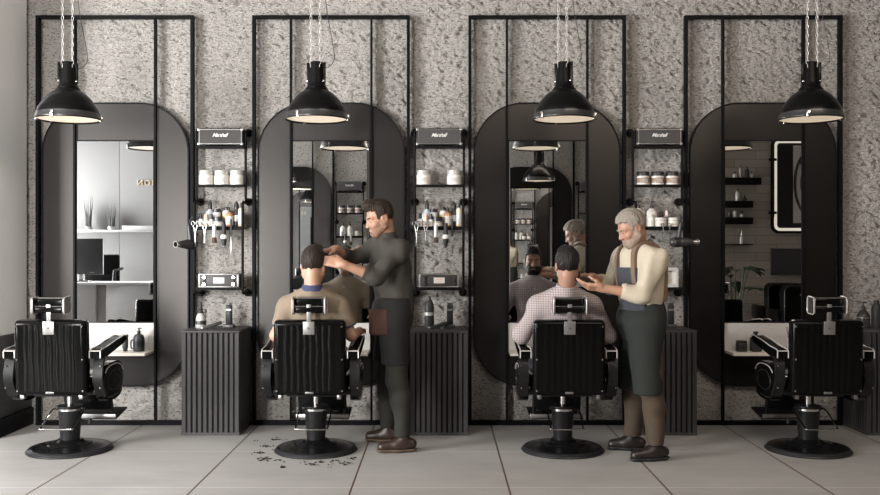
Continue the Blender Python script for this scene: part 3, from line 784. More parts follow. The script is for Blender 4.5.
def tool_items():
    """bottles standing on a tool shelf and tools clinging to its magnetic front edge; x is relative to the rack"""
    G = 'bottles on the tool shelves'; z = SH_TOOL; I = []
    def a(o, x, y, zz=None): o.location = (x, y, z if zz is None else zz); I.append(o)
    a(bottle('bottle', 'large pale blue bottle with black cone cap', 'bottle', G, (0, 0, 0), P(0.052, 0.15, 0.62, 0.3), 'pale_bottle', C(0.016, 0.146, 0.225, 0.004), 'dark_lid', 'clear_plastic', (0.02, 0.08)), -0.1, -0.06)
    a(bottle('polish_bottle', 'small white polish bottle with black cap', 'bottle', G, (0, 0, 0), P(0.022, 0.07, 0.85, 0.6), 'cream_jar', C(0.012, 0.07, 0.115, 0.01), 'dark_lid', 'paper_label', (0.015, 0.05), ink='grey_print'), -0.152, -0.155)
    a(bottle('polish_bottle', 'small peach polish bottle with peach cap', 'bottle', G, (0, 0, 0), P(0.022, 0.06, 0.85, 0.6), 'cream_jar', C(0.014, 0.06, 0.105, 0.012), 'peach', 'peach', (0.01, 0.03)), -0.107, -0.16)
    a(bottle('polish_bottle', 'small frosted polish bottle with black cap', 'bottle', G, (0, 0, 0), P(0.021, 0.066, 0.85, 0.6), 'clear_plastic', C(0.012, 0.066, 0.108, 0.011), 'dark_lid', 'paper_label', (0.015, 0.045)), -0.066, -0.158)
    a(bottle('cream_tub', 'pale tub with wide black lid', 'tub', G, (0, 0, 0), P(0.032, 0.125, 0.95, 0.9), 'clear_plastic', C(0.033, 0.125, 0.15), 'dark_lid', 'tan_bottle', (0.02, 0.09)), -0.045, -0.07)
    a(bottle('wax_jar', 'squat silver jar with black lid', 'jar', G, (0, 0, 0), [(0.036, 0), (0.038, 0.004), (0.038, 0.045), (0.034, 0.05), (0, 0.05)], 'lid_frost', C(0.041, 0.05, 0.086), 'dark_lid', 'paper_label', (0.01, 0.035)), -0.015, -0.145)
    a(bottle('lotion_bottle', 'white bottle with yellow mark and nozzle', 'bottle', G, (0, 0, 0), P(0.036, 0.14, 0.9, 0.7), 'cream_jar', C(0.02, 0.139, 0.17, 0.004), 'dark_lid', 'yellow', (0.085, 0.1)), 0.036, -0.06)
    a(bottle('oil_bottle', 'amber dropper bottle with cream label', 'bottle', G, (0, 0, 0), P(0.031, 0.125, 0.85, 0.45), 'amber', C(0.011, 0.123, 0.163, 0.006), 'dark_lid', 'paper_label', (0.02, 0.092), ink='grey_print'), 0.068, -0.12)
    a(bottle('oil_bottle', 'smoky bottle with tall black cone cap', 'bottle', G, (0, 0, 0), P(0.028, 0.15, 0.8, 0.5), 'smoke_bottle', C(0.02, 0.148, 0.215, 0.004), 'dark_lid', 'clear_plastic', (0.05, 0.1)), 0.118, -0.08)
    a(bottle('tonic_bottle', 'clear tonic bottle with dark cap', 'bottle', G, (0, 0, 0), P(0.024, 0.16, 0.88, 0.5), 'tan_bottle', C(0.012, 0.158, 0.195, 0.009), 'dark_lid', 'clear_plastic', (0.03, 0.12)), 0.16, -0.1)
    # tools on the magnetic edge (hang in front of the shelf)
    GT = 'grooming tools on the tool shelves'; F = -0.2035
    def scissors(lab, L):
        r = thing('scissors', lab, 'scissors', (0, 0, 0), GT)
        for s_ in (-1, 1):
            MB().tube([(s_ * 0.016, 0, 0.02 + 0.0), (s_ * 0.003, 0, -0.03), (-s_ * 0.004, 0, -L)], [0.0035, 0.005, 0.0015], 6).build('blade', 'steel', r)
            MB().tube([(s_ * 0.019 + 0.014 * math.cos(q), 0, 0.036 + 0.016 * math.sin(q)) for q in np.linspace(0, 2 * PI, 12, endpoint=False)], 0.0035, 6, True).build('finger_loop', 'steel', r)
        MB().cyl((0, -0.004, -0.03), (0, -0.008, -0.03), 0.005, None, 8).build('pivot', 'chrome', r)
        return r
    a(scissors('long steel scissors hanging', 0.15), -0.182, F - 0.004, z - 0.005)
    a(scissors('short steel scissors hanging', 0.12), -0.108, F - 0.004, z - 0.005)
    r = thing('neck_brush', 'white handled dark bristled brush hanging', 'brush', (0, 0, 0), GT)
    MB().lathe([(0.0, 0.0), (0.014, 0.0), (0.017, -0.03), (0.013, -0.085), (0.016, -0.1), (0, -0.1)], seg=16, cap=False).build('handle', 'clear_plastic', r)
    MB().lathe([(0.0, -0.098), (0.016, -0.1), (0.021, -0.135), (0.019, -0.145), (0, -0.146)], seg=16, cap=False).build('bristles', 'bristle', r)
    a(r, -0.027, F - 0.018, z + 0.02)
    r = thing('hair_clipper', 'black clipper with white band hanging', 'clipper', (0, 0, 0), GT)
    MB().lathe([(0, 0.02), (0.016, 0.018), (0.017, -0.06), (0.02, -0.08), (0.022, -0.12), (0.014, -0.16), (0, -0.162)], seg=18, cap=False).build('body', 'rubber', r)
    MB().lathe([(0.0235, -0.075), (0.027, -0.082), (0.027, -0.102), (0.0235, -0.108)], seg=18, cap=False).build('band', 'cream_jar', r)
    MB().box((0, 0, -0.168), (0.022, 0.008, 0.02), 0.002).build('blade', 'gunmetal', r)
    a(r, 0.052, F - 0.028, z + 0.015)
    r = thing('straight_razor', 'slim black handled razor with long steel blade', 'razor', (0, 0, 0), GT)
    MB().box((0, 0, -0.02), (0.016, 0.01, 0.14), 0.004).build('handle', 'rubber', r)
    MB().box((0, 0, -0.155), (0.011, 0.004, 0.14), 0.0015).build('blade', 'steel', r)
    a(r, 0.104, F - 0.006, z + 0.015)
    return I
PLACE = ['on the leftmost rack', 'on the rack behind the grey shirted barber', 'on the rightmost rack']
items0 = tool_items()
base_lab = [o['label'] for o in items0]
for o, bl in zip(items0, base_lab):
    lx, ly, lz = o.location
    o.location = (XR[0] + lx, ly, lz); o['label'] = bl + ' ' + PLACE[0]
    copy_tree(o, (XR[1] + lx, ly, lz), bl + ' ' + PLACE[1])
# the rightmost rack has its own products
z = SH_TOOL
G3 = 'products on the tool shelf of the rightmost rack'
pump = bottle('pump_bottle', 'white pump bottle with black pump, half hidden behind the cream shirted barber', 'bottle', G3, (XR[2] - 0.145, -0.075, z), P(0.045, 0.155, 0.78, 0.4), 'cream_jar', C(0.016, 0.153, 0.185, 0.012), 'dark_lid', 'paper_label', (0.03, 0.1), True, 'grey_print')
copy_tree(pump, (XR[2] - 0.038, -0.075, z), 'white pump bottle with black pump, fully visible on the rightmost rack')
low = bottle('cream_jar', 'low white jar with broad lid, left of the pair on the rightmost rack', 'jar', G3, (XR[2] + 0.015, -0.15, z), [(0.043, 0), (0.046, 0.004), (0.046, 0.05), (0.042, 0.054), (0, 0.054)], 'cream_jar', C(0.05, 0.054, 0.078), 'white_board', 'paper_label', (0.01, 0.04), ink='grey_print')
copy_tree(low, (XR[2] + 0.118, -0.15, z), 'low white jar with broad lid, right of the pair on the rightmost rack')
bottle('serum_bottle', 'small dark serum bottle behind the low white jars', 'bottle', G3, (XR[2] + 0.042, -0.06, z), P(0.026, 0.1, 0.8, 0.5), 'smoke_bottle', C(0.014, 0.099, 0.132, 0.008), 'dark_lid')
bottle('serum_bottle', 'small pink serum bottle with white pump behind the low white jars', 'bottle', G3, (XR[2] + 0.088, -0.06, z), P(0.025, 0.1, 0.85, 0.6), 'pink', C(0.014, 0.1, 0.14, 0.008), 'cream_jar', 'dark_lid', (0.07, 0.09))
bottle('lotion_bottle', 'slim white lotion bottle beside the low white jars', 'bottle', G3, (XR[2] - 0.06, -0.15, z), P(0.026, 0.085, 0.9, 0.7), 'cream_jar', C(0.02, 0.084, 0.105), 'white_board', 'paper_label', (0.02, 0.06))
for dx, w in ((0.02, 'left'), (0.073, 'right')):
    r = thing('thinning_scissors', 'slim steel scissors, %s of the pair under the low white jars' % w, 'scissors', (XR[2] + dx, -0.2075, z - 0.005), 'grooming tools on the tool shelves')
    MB().tube([(0.003, 0, 0.02), (0.001, 0, -0.05), (0, 0, -0.17)], [0.004, 0.0045, 0.0015], 6).build('blade', 'steel', r)
    MB().tube([(0.012 * math.cos(q), 0, 0.02 + 0.015 * math.sin(q)) for q in np.linspace(0, 2 * PI, 12, endpoint=False)], 0.003, 6, True).build('finger_loop', 'steel', r)
    MB().cyl((0, -0.003, -0.04), (0, -0.008, -0.04), 0.0065, None, 8).build('pivot', 'gunmetal', r)
# products on the opposite rack that the second mirror shows
for dx, src, w in ((0.12, low, 'right'), (0.02, low, 'left')):
    copy_tree(src, (-1.318 + dx, -OPP + 0.15, z), 'low white jar on the opposite rack, %s of two in the second mirror' % w, 'products on the opposite rack', PI)
for dx, w in ((0.0, 'right'), (-0.1, 'left')):
    copy_tree(pump, (-1.318 + dx, -OPP + 0.075, z), 'white pump bottle on the opposite rack, %s of two in the second mirror' % w, 'products on the opposite rack', PI)
for i, k in enumerate((12, 13, 14)):
    o = items0[k]; lx, ly, lz = o.location
    copy_tree(o, (-1.318 - (lx - XR[0]), -OPP - ly, lz), base_lab[k] + ' of the opposite rack', 'tools on the opposite rack', PI)
for i, k in enumerate((7, 8)):
    o = items0[k]; lx, ly, lz = o.location
    copy_tree(o, (2.222 + 0.09 - 0.06 * i, -OPP - ly, lz), base_lab[k] + ' on the opposite rack seen in the third mirror', 'products on the opposite rack', PI)

# ------------------------------------------------------------------ cases on the lowest shelf
def make_case():
    root = thing('grooming_case', '', 'case')
    MB().box((0, 0, 0.056), (0.325, 0.13, 0.108), 0.006).build('body', 'case_black', root)
    for z_ in (0.006, 0.107): MB().box((0, -0.062, z_), (0.325, 0.014, 0.009), 0.003).build('metal_edge', 'steel', root)
    for sx in (-1, 1):
        MB().box((sx * 0.154, -0.063, 0.056), (0.018, 0.014, 0.098), 0.004).build('end_cap', 'silver_plate', root)
        for z_ in (0.028, 0.084): MB().cyl((sx * 0.118, -0.064, z_), (sx * 0.118, -0.078, z_), 0.014, 0.012, 14).build('clasp', 'chrome', root)
        MB().box((sx * 0.118, -0.07, 0.056), (0.016, 0.01, 0.07), 0.003).build('clasp_bar', 'rubber', root)
    pl = MB().box((0.0, -0.0665, 0.058), (0.088, 0.004, 0.046), 0.001, 1).build('plate', 'white_print', root)
    MB().box((0, -0.069, 0.066), (0.05, 0.001, 0.008)).box((-0.004, -0.069, 0.05), (0.056, 0.001, 0.004)).box((0, -0.069, 0.043), (0.04, 0.001, 0.003)).build('print_lines', 'peach', pl)
    return root
cs0 = make_case(); cs0.location = (XR[0] + 0.0, -0.12, SH_LOW)
cs0['label'] = 'silver edged black grooming case on the lowest shelf of the leftmost rack'; cs0['group'] = 'grooming cases on the lowest shelves'
copy_tree(cs0, (XR[1] - 0.0, -0.12, SH_LOW), 'silver edged black grooming case partly hidden by the grey shirted barber', 'grooming cases on the lowest shelves')
r = thing('towel_dispenser', 'white square dispenser on the lowest shelf beside the cream shirted barber', 'dispenser', (XR[2] + 0.105, -0.115, SH_LOW))
b_ = MB(); b_.prism(rrect(0.05, 0.08, 0.01, 0, 0.08), -0.05, 0.05, 'XZ', rrect(0.034, 0.055, 0.012, 0, 0.082)); b_.build('housing', 'white_board', r)
MB().box((0, 0.0, 0.08), (0.08, 0.06, 0.12)).build('inner_tray', 'cream_jar', r)

# ------------------------------------------------------------------ hair dryers hung from the racks
def dryer(label, loc, rotz, tilt=0):
    r = thing('hair_dryer', label, 'hair dryer', loc, 'hair dryers hung from the racks', rotz)
    R = Matrix.Rotation(PI / 2, 4, 'Y')
    MB().lathe([(0, -0.085), (0.026, -0.083), (0.036, -0.07), (0.04, -0.03), (0.038, 0.02), (0.028, 0.08), (0.024, 0.095), (0, 0.095)], seg=24, cap=False, mat=R).build('barrel', 'gunmetal', r)
    MB().lathe([(0.022, 0.09), (0.02, 0.115), (0.027, 0.13), (0.027, 0.142), (0.02, 0.142), (0.018, 0.12)], seg=20, cap=False, mat=R).build('nozzle', 'steel', r)
    MB().lathe([(0.0375, -0.055), (0.0415, -0.05), (0.0425, -0.02), (0.0395, -0.01)], seg=24, cap=False, mat=R).build('barrel_ring', 'rim_grey', r)
    MB().tube([(-0.02, 0, 0.03), (-0.01, 0, 0.09), (0.0, 0, 0.15)], [0.019, 0.017, 0.014], 10).build('handle', 'gunmetal', r)
    MB().tube([(0.0, 0, 0.148), (0.005, 0.02, 0.19), (0.005, 0.05, 0.22)], 0.004, 6, smooth=4).build('cord', 'cable_black', r)
    return r
dryer('grey hair dryer hanging from the rightmost rack with its nozzle to the right', (1.764 + 0.145, -0.262, 1.493), 0)
dryer('hair dryer hanging beside the leftmost rack with its silver nozzle towards the room', (XR[0] - 0.235, -0.215, 1.475), math.radians(-118))

# ------------------------------------------------------------------ things on top of the cabinets
GC = 'tools on the slatted cabinets'
def trimmer(label, loc):
    r = thing('hair_trimmer', label, 'trimmer', loc, GC)
    MB().box((0, 0, 0.014), (0.085, 0.08, 0.028), 0.005).build('charging_stand', 'gunmetal', r)
    MB().box((0, 0, 0.105), (0.05, 0.036, 0.155), 0.008).build('body', 'rim_grey', r)
    MB().box((0, -0.0175, 0.145), (0.044, 0.004, 0.016), 0.001, 1).build('switch_band', 'silver_plate', r)
    MB().box((0, -0.002, 0.19), (0.042, 0.024, 0.02), 0.003).build('blade_head', 'gunmetal', r)
    return r
tr0 = trimmer('upright grey trimmer in its stand on the leftmost cabinet', (XR[0] + 0.085, -0.2, CABTOP))
copy_tree(tr0, (XR[1] + 0.085, -0.2, CABTOP), 'upright grey trimmer in its stand behind the grey shirted barber')
copy_tree(tr0, (XR[2] + 0.085, -0.2, CABTOP), 'upright grey trimmer in its stand beside the cream shirted barber')
def lying(label, loc, rz):
    r = thing('beard_trimmer', label, 'trimmer', loc, GC, rz)
    Rr = Matrix.Rotation(math.radians(-17), 4, 'Y')
    MB().box((0, 0, 0.024), (0.15, 0.03, 0.026), 0.008, mat=Rr).box((0, 0, 0.004), (0.03, 0.034, 0.008), 0.002).build('body', 'rubber', r)
    b = MB(); b.box((0, 0, 0), (0.02, 0.032, 0.024), 0.004); bb = b.build('blade_head', 'steel', r); bb.data.transform(Matrix.Translation((-0.078, 0, 0.002 + 0.0)))
    return r
ly0 = lying('black beard trimmer lying on the leftmost cabinet', (XR[0] - 0.035, -0.24, CABTOP), math.radians(10))
for o in ly0.children: o.location.z += 0.0
copy_tree(ly0, (XR[1] - 0.005, -0.26, CABTOP), 'black beard trimmer lying on the cabinet behind the grey shirted barber')
r = thing('spray_bottle', 'clear and grey spray bottle on the leftmost cabinet', 'bottle', (XR[0] - 0.135, -0.22, CABTOP), GC)
MB().lathe([(0, 0), (0.036, 0), (0.042, 0.01), (0.042, 0.05), (0.034, 0.1), (0.02, 0.12), (0, 0.12)], seg=24, cap=False).build('body', 'lid_frost', r)
MB().lathe([(0.043, 0.03), (0.0435, 0.06)], seg=24, cap=False).build('band', 'gunmetal', r)
MB().lathe([(0.02, 0.115), (0.022, 0.12), (0.022, 0.145), (0.012, 0.155), (0.007, 0.2), (0, 0.2)], seg=16, cap=False).build('nozzle_cap', 'rubber', r)
MB().box((0.022, 0, 0.135), (0.05, 0.02, 0.03), 0.006).box((0.036, 0, 0.105), (0.012, 0.014, 0.05), 0.004).build('trigger', 'gunmetal', r)
bottle('shaker_bottle', 'dark grey pointed bottle with a pale band behind the grey shirted barber', 'bottle', GC, (XR[1] - 0.08, -0.2, CABTOP), [(0.038, 0), (0.039, 0.005), (0.039, 0.16), (0.034, 0.195), (0.02, 0.225), (0, 0.225)], 'grey_bottle', C(0.014, 0.222, 0.255, 0.009), 'dark_lid', 'lid_frost', (0.1, 0.125))
bottle('powder_tub', 'white tub partly hidden behind the cream shirted barber', 'tub', GC, (XR[2] - 0.03, -0.22, CABTOP), [(0.05, 0), (0.052, 0.006), (0.05, 0.045), (0.044, 0.05), (0, 0.05)], 'cream_jar', C(0.036, 0.05, 0.085, 0.03), 'white_board')
bottle('pump_bottle', 'round grey pump bottle with a silver band on the right edge cabinet', 'bottle', GC, (CABX[3] - 0.13, -0.2, CABTOP), [(0.045, 0), (0.05, 0.006), (0.05, 0.095), (0.036, 0.125), (0.016, 0.145), (0, 0.145)], 'smoke_bottle', C(0.013, 0.143, 0.18, 0.009), 'dark_lid', 'silver_plate', (0.078, 0.088), True)
bottle('shampoo_bottle', 'tall black bottle on the right edge cabinet', 'bottle', GC, (CABX[3] - 0.045, -0.24, CABTOP), [(0.036, 0), (0.038, 0.005), (0.038, 0.15), (0.03, 0.185), (0.02, 0.2), (0, 0.2)], 'grey_bottle', C(0.02, 0.2, 0.225, 0.017), 'dark_lid')
r = thing('display_clock', 'small black box with a pale display on the right edge cabinet', 'box', (CABX[3] + 0.035, -0.2, CABTOP), GC)
MB().box((0, 0, 0.075), (0.085, 0.05, 0.15), 0.006).build('housing', 'grey_bottle', r)
MB().box((0.004, -0.0262, 0.118), (0.05, 0.003, 0.046), 0.001, 1).build('display', 'dark_lid', r); MB().box((0.004, -0.0285, 0.112), (0.026, 0.002, 0.02)).build('pale_mark', 'lid_frost', r)
bottle('soap_dish', 'low white dish at the front of the right edge cabinet', 'dish', GC, (CABX[3] + 0.045, -0.34, CABTOP), [(0.05, 0), (0.055, 0.008), (0.055, 0.035), (0.05, 0.04), (0, 0.036)], 'cream_jar', None, None)

# ------------------------------------------------------------------ things on the mirror ledges
LEDGE = 0.6125
GL = 'toiletries on the mirror ledges'
r = thing('cream_tube', 'grey cream tube on the ledge of the far left mirror', 'tube', (XS[0] + 0.115, -0.13, LEDGE), GL)
MB().lathe([(0.016, 0), (0.018, 0.003), (0.018, 0.022), (0, 0.022)], seg=16).build('cap', 'dark_lid', r)
t = MB(); t.lathe([(0.019, 0.02), (0.023, 0.03), (0.024, 0.07), (0.026, 0.135), (0, 0.136)], seg=20, cap=False)
for v in t.bm.verts: v.co.y *= 1 - 0.75 * max(0, (v.co.z - 0.04)) / 0.1
t.build('tube_body', 'grey_bottle', r)
r = thing('pump_bottle', 'grey pump bottle with a side grip on the ledge of the far left mirror', 'bottle', (XS[0] + 0.225, -0.13, LEDGE), GL)
MB().lathe([(0, 0), (0.042, 0), (0.045, 0.005), (0.045, 0.105), (0.036, 0.13), (0.016, 0.142), (0, 0.142)], seg=28, cap=False).build('body', 'grey_bottle', r)
MB().lathe([(0.0456, 0.04), (0.0458, 0.085)], seg=28, cap=False).build('paper_label', 'rim_grey', r)
MB().lathe([(0.014, 0.14), (0.014, 0.165), (0.006, 0.168), (0.006, 0.182), (0, 0.182)], seg=14, cap=False).box((0.008, -0.004, 0.186), (0.034, 0.012, 0.009), 0.003).build('pump_head', 'dark_lid', r)
MB().tube([(-0.04, 0, 0.09), (-0.062, 0, 0.085), (-0.062, 0, 0.03), (-0.04, 0, 0.025)], 0.006, 8, smooth=4).build('grip', 'grey_bottle', r)
r = thing('dock_stand', 'grey desk stand on the ledge beside the man in the beige polo', 'stand', (XS[1] + 0.2, -0.16, LEDGE), GL)
MB().box((0, 0, 0.006), (0.1, 0.09, 0.012), 0.003).build('foot', 'steel', r); MB().box((0.03, 0, 0.075), (0.03, 0.05, 0.13), 0.004).box((0.0, 0, 0.135), (0.09, 0.05, 0.016), 0.004).build('arm', 'steel', r)
r = thing('cream_tube', 'dark cream tube on the ledge left of the man in the checked shirt', 'tube', (XS[2] - 0.2, -0.16, LEDGE), GL)
MB().lathe([(0.02, 0), (0.022, 0.003), (0.024, 0.08), (0.018, 0.1), (0, 0.1)], seg=18).build('tube_body', 'rim_grey', r); MB().lathe([(0.013, 0.1), (0.013, 0.125), (0, 0.126)], seg=14).build('cap', 'dark_lid', r)
r = thing('wax_jar', 'small square black jar on the ledge of the right mirror', 'jar', (XS[3] - 0.215, -0.15, LEDGE), GL)
MB().box((0, 0, 0.035), (0.075, 0.07, 0.07), 0.008).build('body', 'grey_bottle', r); MB().box((0, 0, 0.08), (0.07, 0.066, 0.02), 0.004).build('lid', 'dark_lid', r); MB().box((0, -0.0358, 0.036), (0.035, 0.002, 0.016)).build('paper_label', 'rim_grey', r)
r = thing('aftershave_bottle', 'square black bottle with a stopper on the ledge of the right mirror', 'bottle', (XS[3] - 0.10, -0.15, LEDGE), GL)
MB().box((0, 0, 0.058), (0.085, 0.06, 0.116), 0.012, 3).build('body', 'grey_bottle', r); MB().lathe([(0.016, 0.114), (0.016, 0.128), (0.011, 0.13), (0.011, 0.14), (0.02, 0.142), (0.02, 0.162), (0, 0.164)], seg=18).build('stopper', 'dark_lid', r)
r = thing('reed_diffuser', 'glass reed diffuser on the right mirror ledge beside the empty chair', 'diffuser', (XS[3] + 0.18, -0.13, LEDGE), GL)
MB().lathe([(0, 0), (0.03, 0), (0.032, 0.004), (0.032, 0.05), (0.012, 0.065), (0.012, 0.08), (0, 0.08)], seg=20, cap=False).build('flask', 'lid_frost', r)
for q in range(5):
    a_ = q * 1.26; MB().cyl((0, 0, 0.075), (0.03 * math.cos(a_), 0.03 * math.sin(a_), 0.2), 0.0022, None, 6).build('reed', 'rim_grey', r)
# ================================================================== the side of the room that only the mirrors show
text_mesh('wall_lettering', 'RECEPTION', 0.115, 'gold', None, (-4.09, -5.962, 2.4), facing='back', bold=-0.0012, depth=0.006, spacing=1.3)
o = COL.objects['wall_lettering']; tag(o, 'gold RECEPTION lettering on the reception wall, reversed in the far left mirror', 'sign')
r = thing('reception_counter', 'white stone reception counter seen inside the far left mirror', 'counter', (-4.75, -4.75, 0))
MB().box((-0.4, 0, 0.48), (1.27, 0.5, 0.96), 0.01).box((0.82, 0, 0.48), (0.9, 0.5, 0.96), 0.01).build('stone_front', 'counter_stone', r)
MB().box((0.30, -0.02, 0.47), (0.13, 0.44, 0.94)).build('grey_post', 'steel', r)
MB().box((0.12, 0, 0.975), (2.35, 0.56, 0.03), 0.004).build('counter_top', 'reception_white', r)
r = thing('desktop_monitor', 'black desktop monitor on the counter in the far left mirror', 'monitor', (-4.82, -4.77, 0.99))
MB().box((0, 0, 0.34), (0.62, 0.03, 0.48), 0.006).build('housing', 'screen', r); MB().box((0.16, 0.017, 0.125), (0.06, 0.002, 0.012)).build('badge', 'steel', r)
MB().box((0, -0.03, 0.14), (0.06, 0.02, 0.26), 0.003).box((0, -0.03, 0.008), (0.24, 0.16, 0.016), 0.004).build('stand', 'steel', r)
r = thing('office_chair', 'black office armchair behind the reception counter in the far left mirror', 'chair', (-4.86, -5.42, 0))
MB().box((0, 0, 0.56), (0.56, 0.5, 0.1), 0.03).build('seat', 'leather', r); MB().box((0, -0.24, 1.08), (0.5, 0.08, 0.54), 0.03).build('backrest', 'leather', r)
for sx in (-1, 1): MB().tube([(sx * 0.3, -0.2, 1.15), (sx * 0.33, 0.18, 1.13), (sx * 0.3, 0.2, 0.6)], 0.022, 8).build('arm', 'chair_satin', r)
MB().cyl((0, 0, 0.06), (0, 0, 0.52), 0.03).build('column', 'chair_satin', r); MB().lathe([(0, 0), (0.28, 0), (0.28, 0.02), (0.05, 0.07), (0, 0.07)], seg=28, cap=False).build('base', 'chair_satin', r)
r = thing('wall_shelf', 'long white shelf on the reception wall in the far left mirror', 'shelf', (-4.85, -5.965, 1.69))
MB().box((0, 0.12, 0), (1.5, 0.24, 0.03), 0.003).build('board', 'reception_white', r); MB().box((0.5, 0.14, 0.045), (0.5, 0.2, 0.06), 0.01).build('raised_tray', 'reception_white', r)
for k, (dx, s_, lab) in enumerate(((-0.28, 1.0, 'spiky grey plant, larger of the two on the white shelf in the far left mirror'), (0.06, 0.8, 'spiky grey plant, smaller of the two on the white shelf in the far left mirror'))):
    r = thing('spiky_plant', lab, 'plant', (-4.85 + dx * 1.0, -5.845, 1.705))
    MB().lathe([(0, 0), (0.05, 0), (0.06, 0.05), (0, 0.05)], seg=16).build('pot', 'lid_frost', r)
    lf = MB()
    for q in range(16):
        a_ = q * 2.4; rr = 0.02 + 0.03 * (q % 4) / 3
        lf.tube([(rr * math.cos(a_), rr * math.sin(a_), 0.04), (rr * 1.3 * math.cos(a_), rr * 1.3 * math.sin(a_), 0.2 * s_), (rr * 2 * math.cos(a_), rr * 2 * math.sin(a_), (0.3 + 0.1 * (q % 3)) * s_)], [0.009, 0.009, 0.001], 5)
    lf.build('leaves', 'leaf_grey', r)
# tiled wall in the rightmost mirror
TY = -OPP
def shelf_bottles():
    for k, (x, w, z) in enumerate([(4.42, 0.53, 2.47), (4.36, 0.41, 2.13), (4.36, 0.41, 1.89)]):
        lev = ('top', 'second', 'third')[k]
        r = thing('floating_shelf', '%s black box shelf on the tiled wall in the right mirror' % lev, 'shelf', (x, TY, z), 'box shelves on the tiled wall')
        MB().box((0, 0.075, -0.05), (w, 0.15, 0.1), 0.004).build('box', 'rack_steel', r)
        sp = [(-0.02, 0.02, 0.15), (0.08, 0.028, 0.13), (0.14, 0.026, 0.06), (-0.1, 0.03, 0.06)] if k == 0 else ([(0.0, 0.036, 0.15), (0.1, 0.03, 0.05)] if k == 1 else [(0.06, 0.03, 0.06), (-0.04, 0.028, 0.1), (-0.11, 0.03, 0.06)])
        for q, (dx, rr, hh) in enumerate(sorted(sp, reverse=True)):
            bottle('bottle', '%s bottle from the right on the %s box shelf in the right mirror' % (('first', 'second', 'third', 'fourth')[q], lev), 'bottle', 'bottles on the tiled wall shelves', (x + dx, TY + 0.075, z), P(rr, hh, 0.8, 0.4), ('cream_jar', 'smoke_bottle', 'lid_frost')[(q + k) % 3], C(rr * 0.4, hh - 0.001, hh + 0.035), 'dark_lid')
    r = thing('floating_shelf', 'lowest thin black shelf on the tiled wall in the right mirror', 'shelf', (4.36, TY, 1.5), 'box shelves on the tiled wall')
    MB().box((0, 0.075, -0.008), (0.4, 0.15, 0.016), 0.002).build('board', 'rack_steel', r)
    bottle('bottle', 'pale bottle alone on the lowest thin shelf in the right mirror', 'bottle', 'bottles on the tiled wall shelves', (4.42, TY + 0.075, 1.5), P(0.03, 0.12, 0.8, 0.4), 'lid_frost', C(0.012, 0.119, 0.2, 0.008), 'lid_frost')
shelf_bottles()
r = thing('wall_rail', 'black vertical rail with two brackets on the tiled wall in the right mirror', 'rail', (4.89, TY, 0))
MB().cyl((0, 0.06, 1.9), (0, 0.06, 3.2), 0.014).build('rail', 'rack_steel', r)
for z in (1.96, 2.74): MB().box((-0.0, 0.03, z), (0.1, 0.06, 0.04), 0.004).build('rail_bracket', 'rack_steel', r)
r = thing('lit_sign', 'round cornered backlit sign with a barber emblem, seen in the right mirror', 'sign', (5.43, TY, 2.36))
w, h = 0.56, 0.70
q = MB(); q.prism(rrect(w, h, 0.11, 0, 0, 10), 0.0, 0.05, 'XZ', rrect(w - 0.035, h - 0.035, 0.085, 0, 0, 10)); q.build('outer_frame', 'black_steel', r)
q = MB(); q.prism(rrect(w - 0.034, h - 0.034, 0.086, 0, 0, 10), 0.01, 0.055, 'XZ', rrect(w - 0.075, h - 0.075, 0.05, 0, 0, 10)); q.build('light_band', 'lit_ring', r)
q = MB(); q.prism(rrect(w - 0.074, h - 0.074, 0.051, 0, 0, 10), 0.01, 0.03); q.build('face', 'amp_black', r)
MB().box((0.09, 0.032, 0.02), (0.66, 0.006, 1.14)).build('emblem_panel', 'decal_panel', r)
em = MB()
def ov2(ru, rv): return [(x, 0.036, z) for x, z in oval(ru, rv, 0.06, 0.03, 48)]
em.tube(ov2(0.285, 0.51), 0.013, 5, True); em.tube(ov2(0.265, 0.485), 0.007, 5, True); em.tube(ov2(0.19, 0.36), 0.009, 5, True)
for sx in (-1, 1):
    em.tube([(0.06 + sx * 0.11, 0.036, 0.14), (0.06 - sx * 0.07, 0.036, -0.16)], [0.004, 0.012], 6)
    em.tube([(0.06 + sx * (0.09 - 0.035 * math.cos(t)) , 0.036, -0.2 + 0.03 * math.sin(t)) for t in np.linspace(0, 2 * PI, 12, endpoint=False)], 0.006, 5, True)
    em.tube([(0.06, 0.036, 0.0), (0.06 + sx * 0.07, 0.036, -0.03), (0.06 + sx * 0.13, 0.036, 0.03)], [0.02, 0.018, 0.003], 6, smooth=4)
em.build('emblem_lines', 'decal_ink', r)
for i, chh in enumerate('BARBER'):
    a_ = math.radians(132 - 84 * i / 5)          # lettering runs along the top of the oval
    x = 0.045 + 0.235 * math.cos(a_); zz = 0.03 + 0.42 * math.sin(a_)
    t = text_mesh('emblem_letter', chh, 0.13, 'decal_ink', r, (0, 0, 0), facing='back', bold=0.006, depth=0.004, mirror=True)
    t.data.transform(Matrix.Rotation(-(a_ - PI / 2) * 0.8, 4, 'Y')); t.location = (x, 0.04, zz)
r = thing('wall_screen', 'dark flat screen on the tiled wall in the right mirror', 'screen', (5.21, TY, 1.24))
MB().box((0, 0.03, 0), (0.70, 0.04, 0.39), 0.006).build('housing', 'screen', r); MB().box((0, 0.0505, 0), (0.68, 0.002, 0.37)).build('display', 'dark_lid', r)
r = thing('potted_plant', 'broad leaved dark green plant in a pot, seen in the right mirror', 'plant', (4.14, -5.35, 0))
MB().lathe([(0, 0), (0.16, 0), (0.2, 0.38), (0.18, 0.38), (0.17, 0.34), (0, 0.34)], seg=28, cap=False).build('pot', 'pot', r)
MB().lathe([(0, 0.345), (0.17, 0.345)], seg=24, cap=False).build('soil', 'soil', r)
rg = random.Random(4)
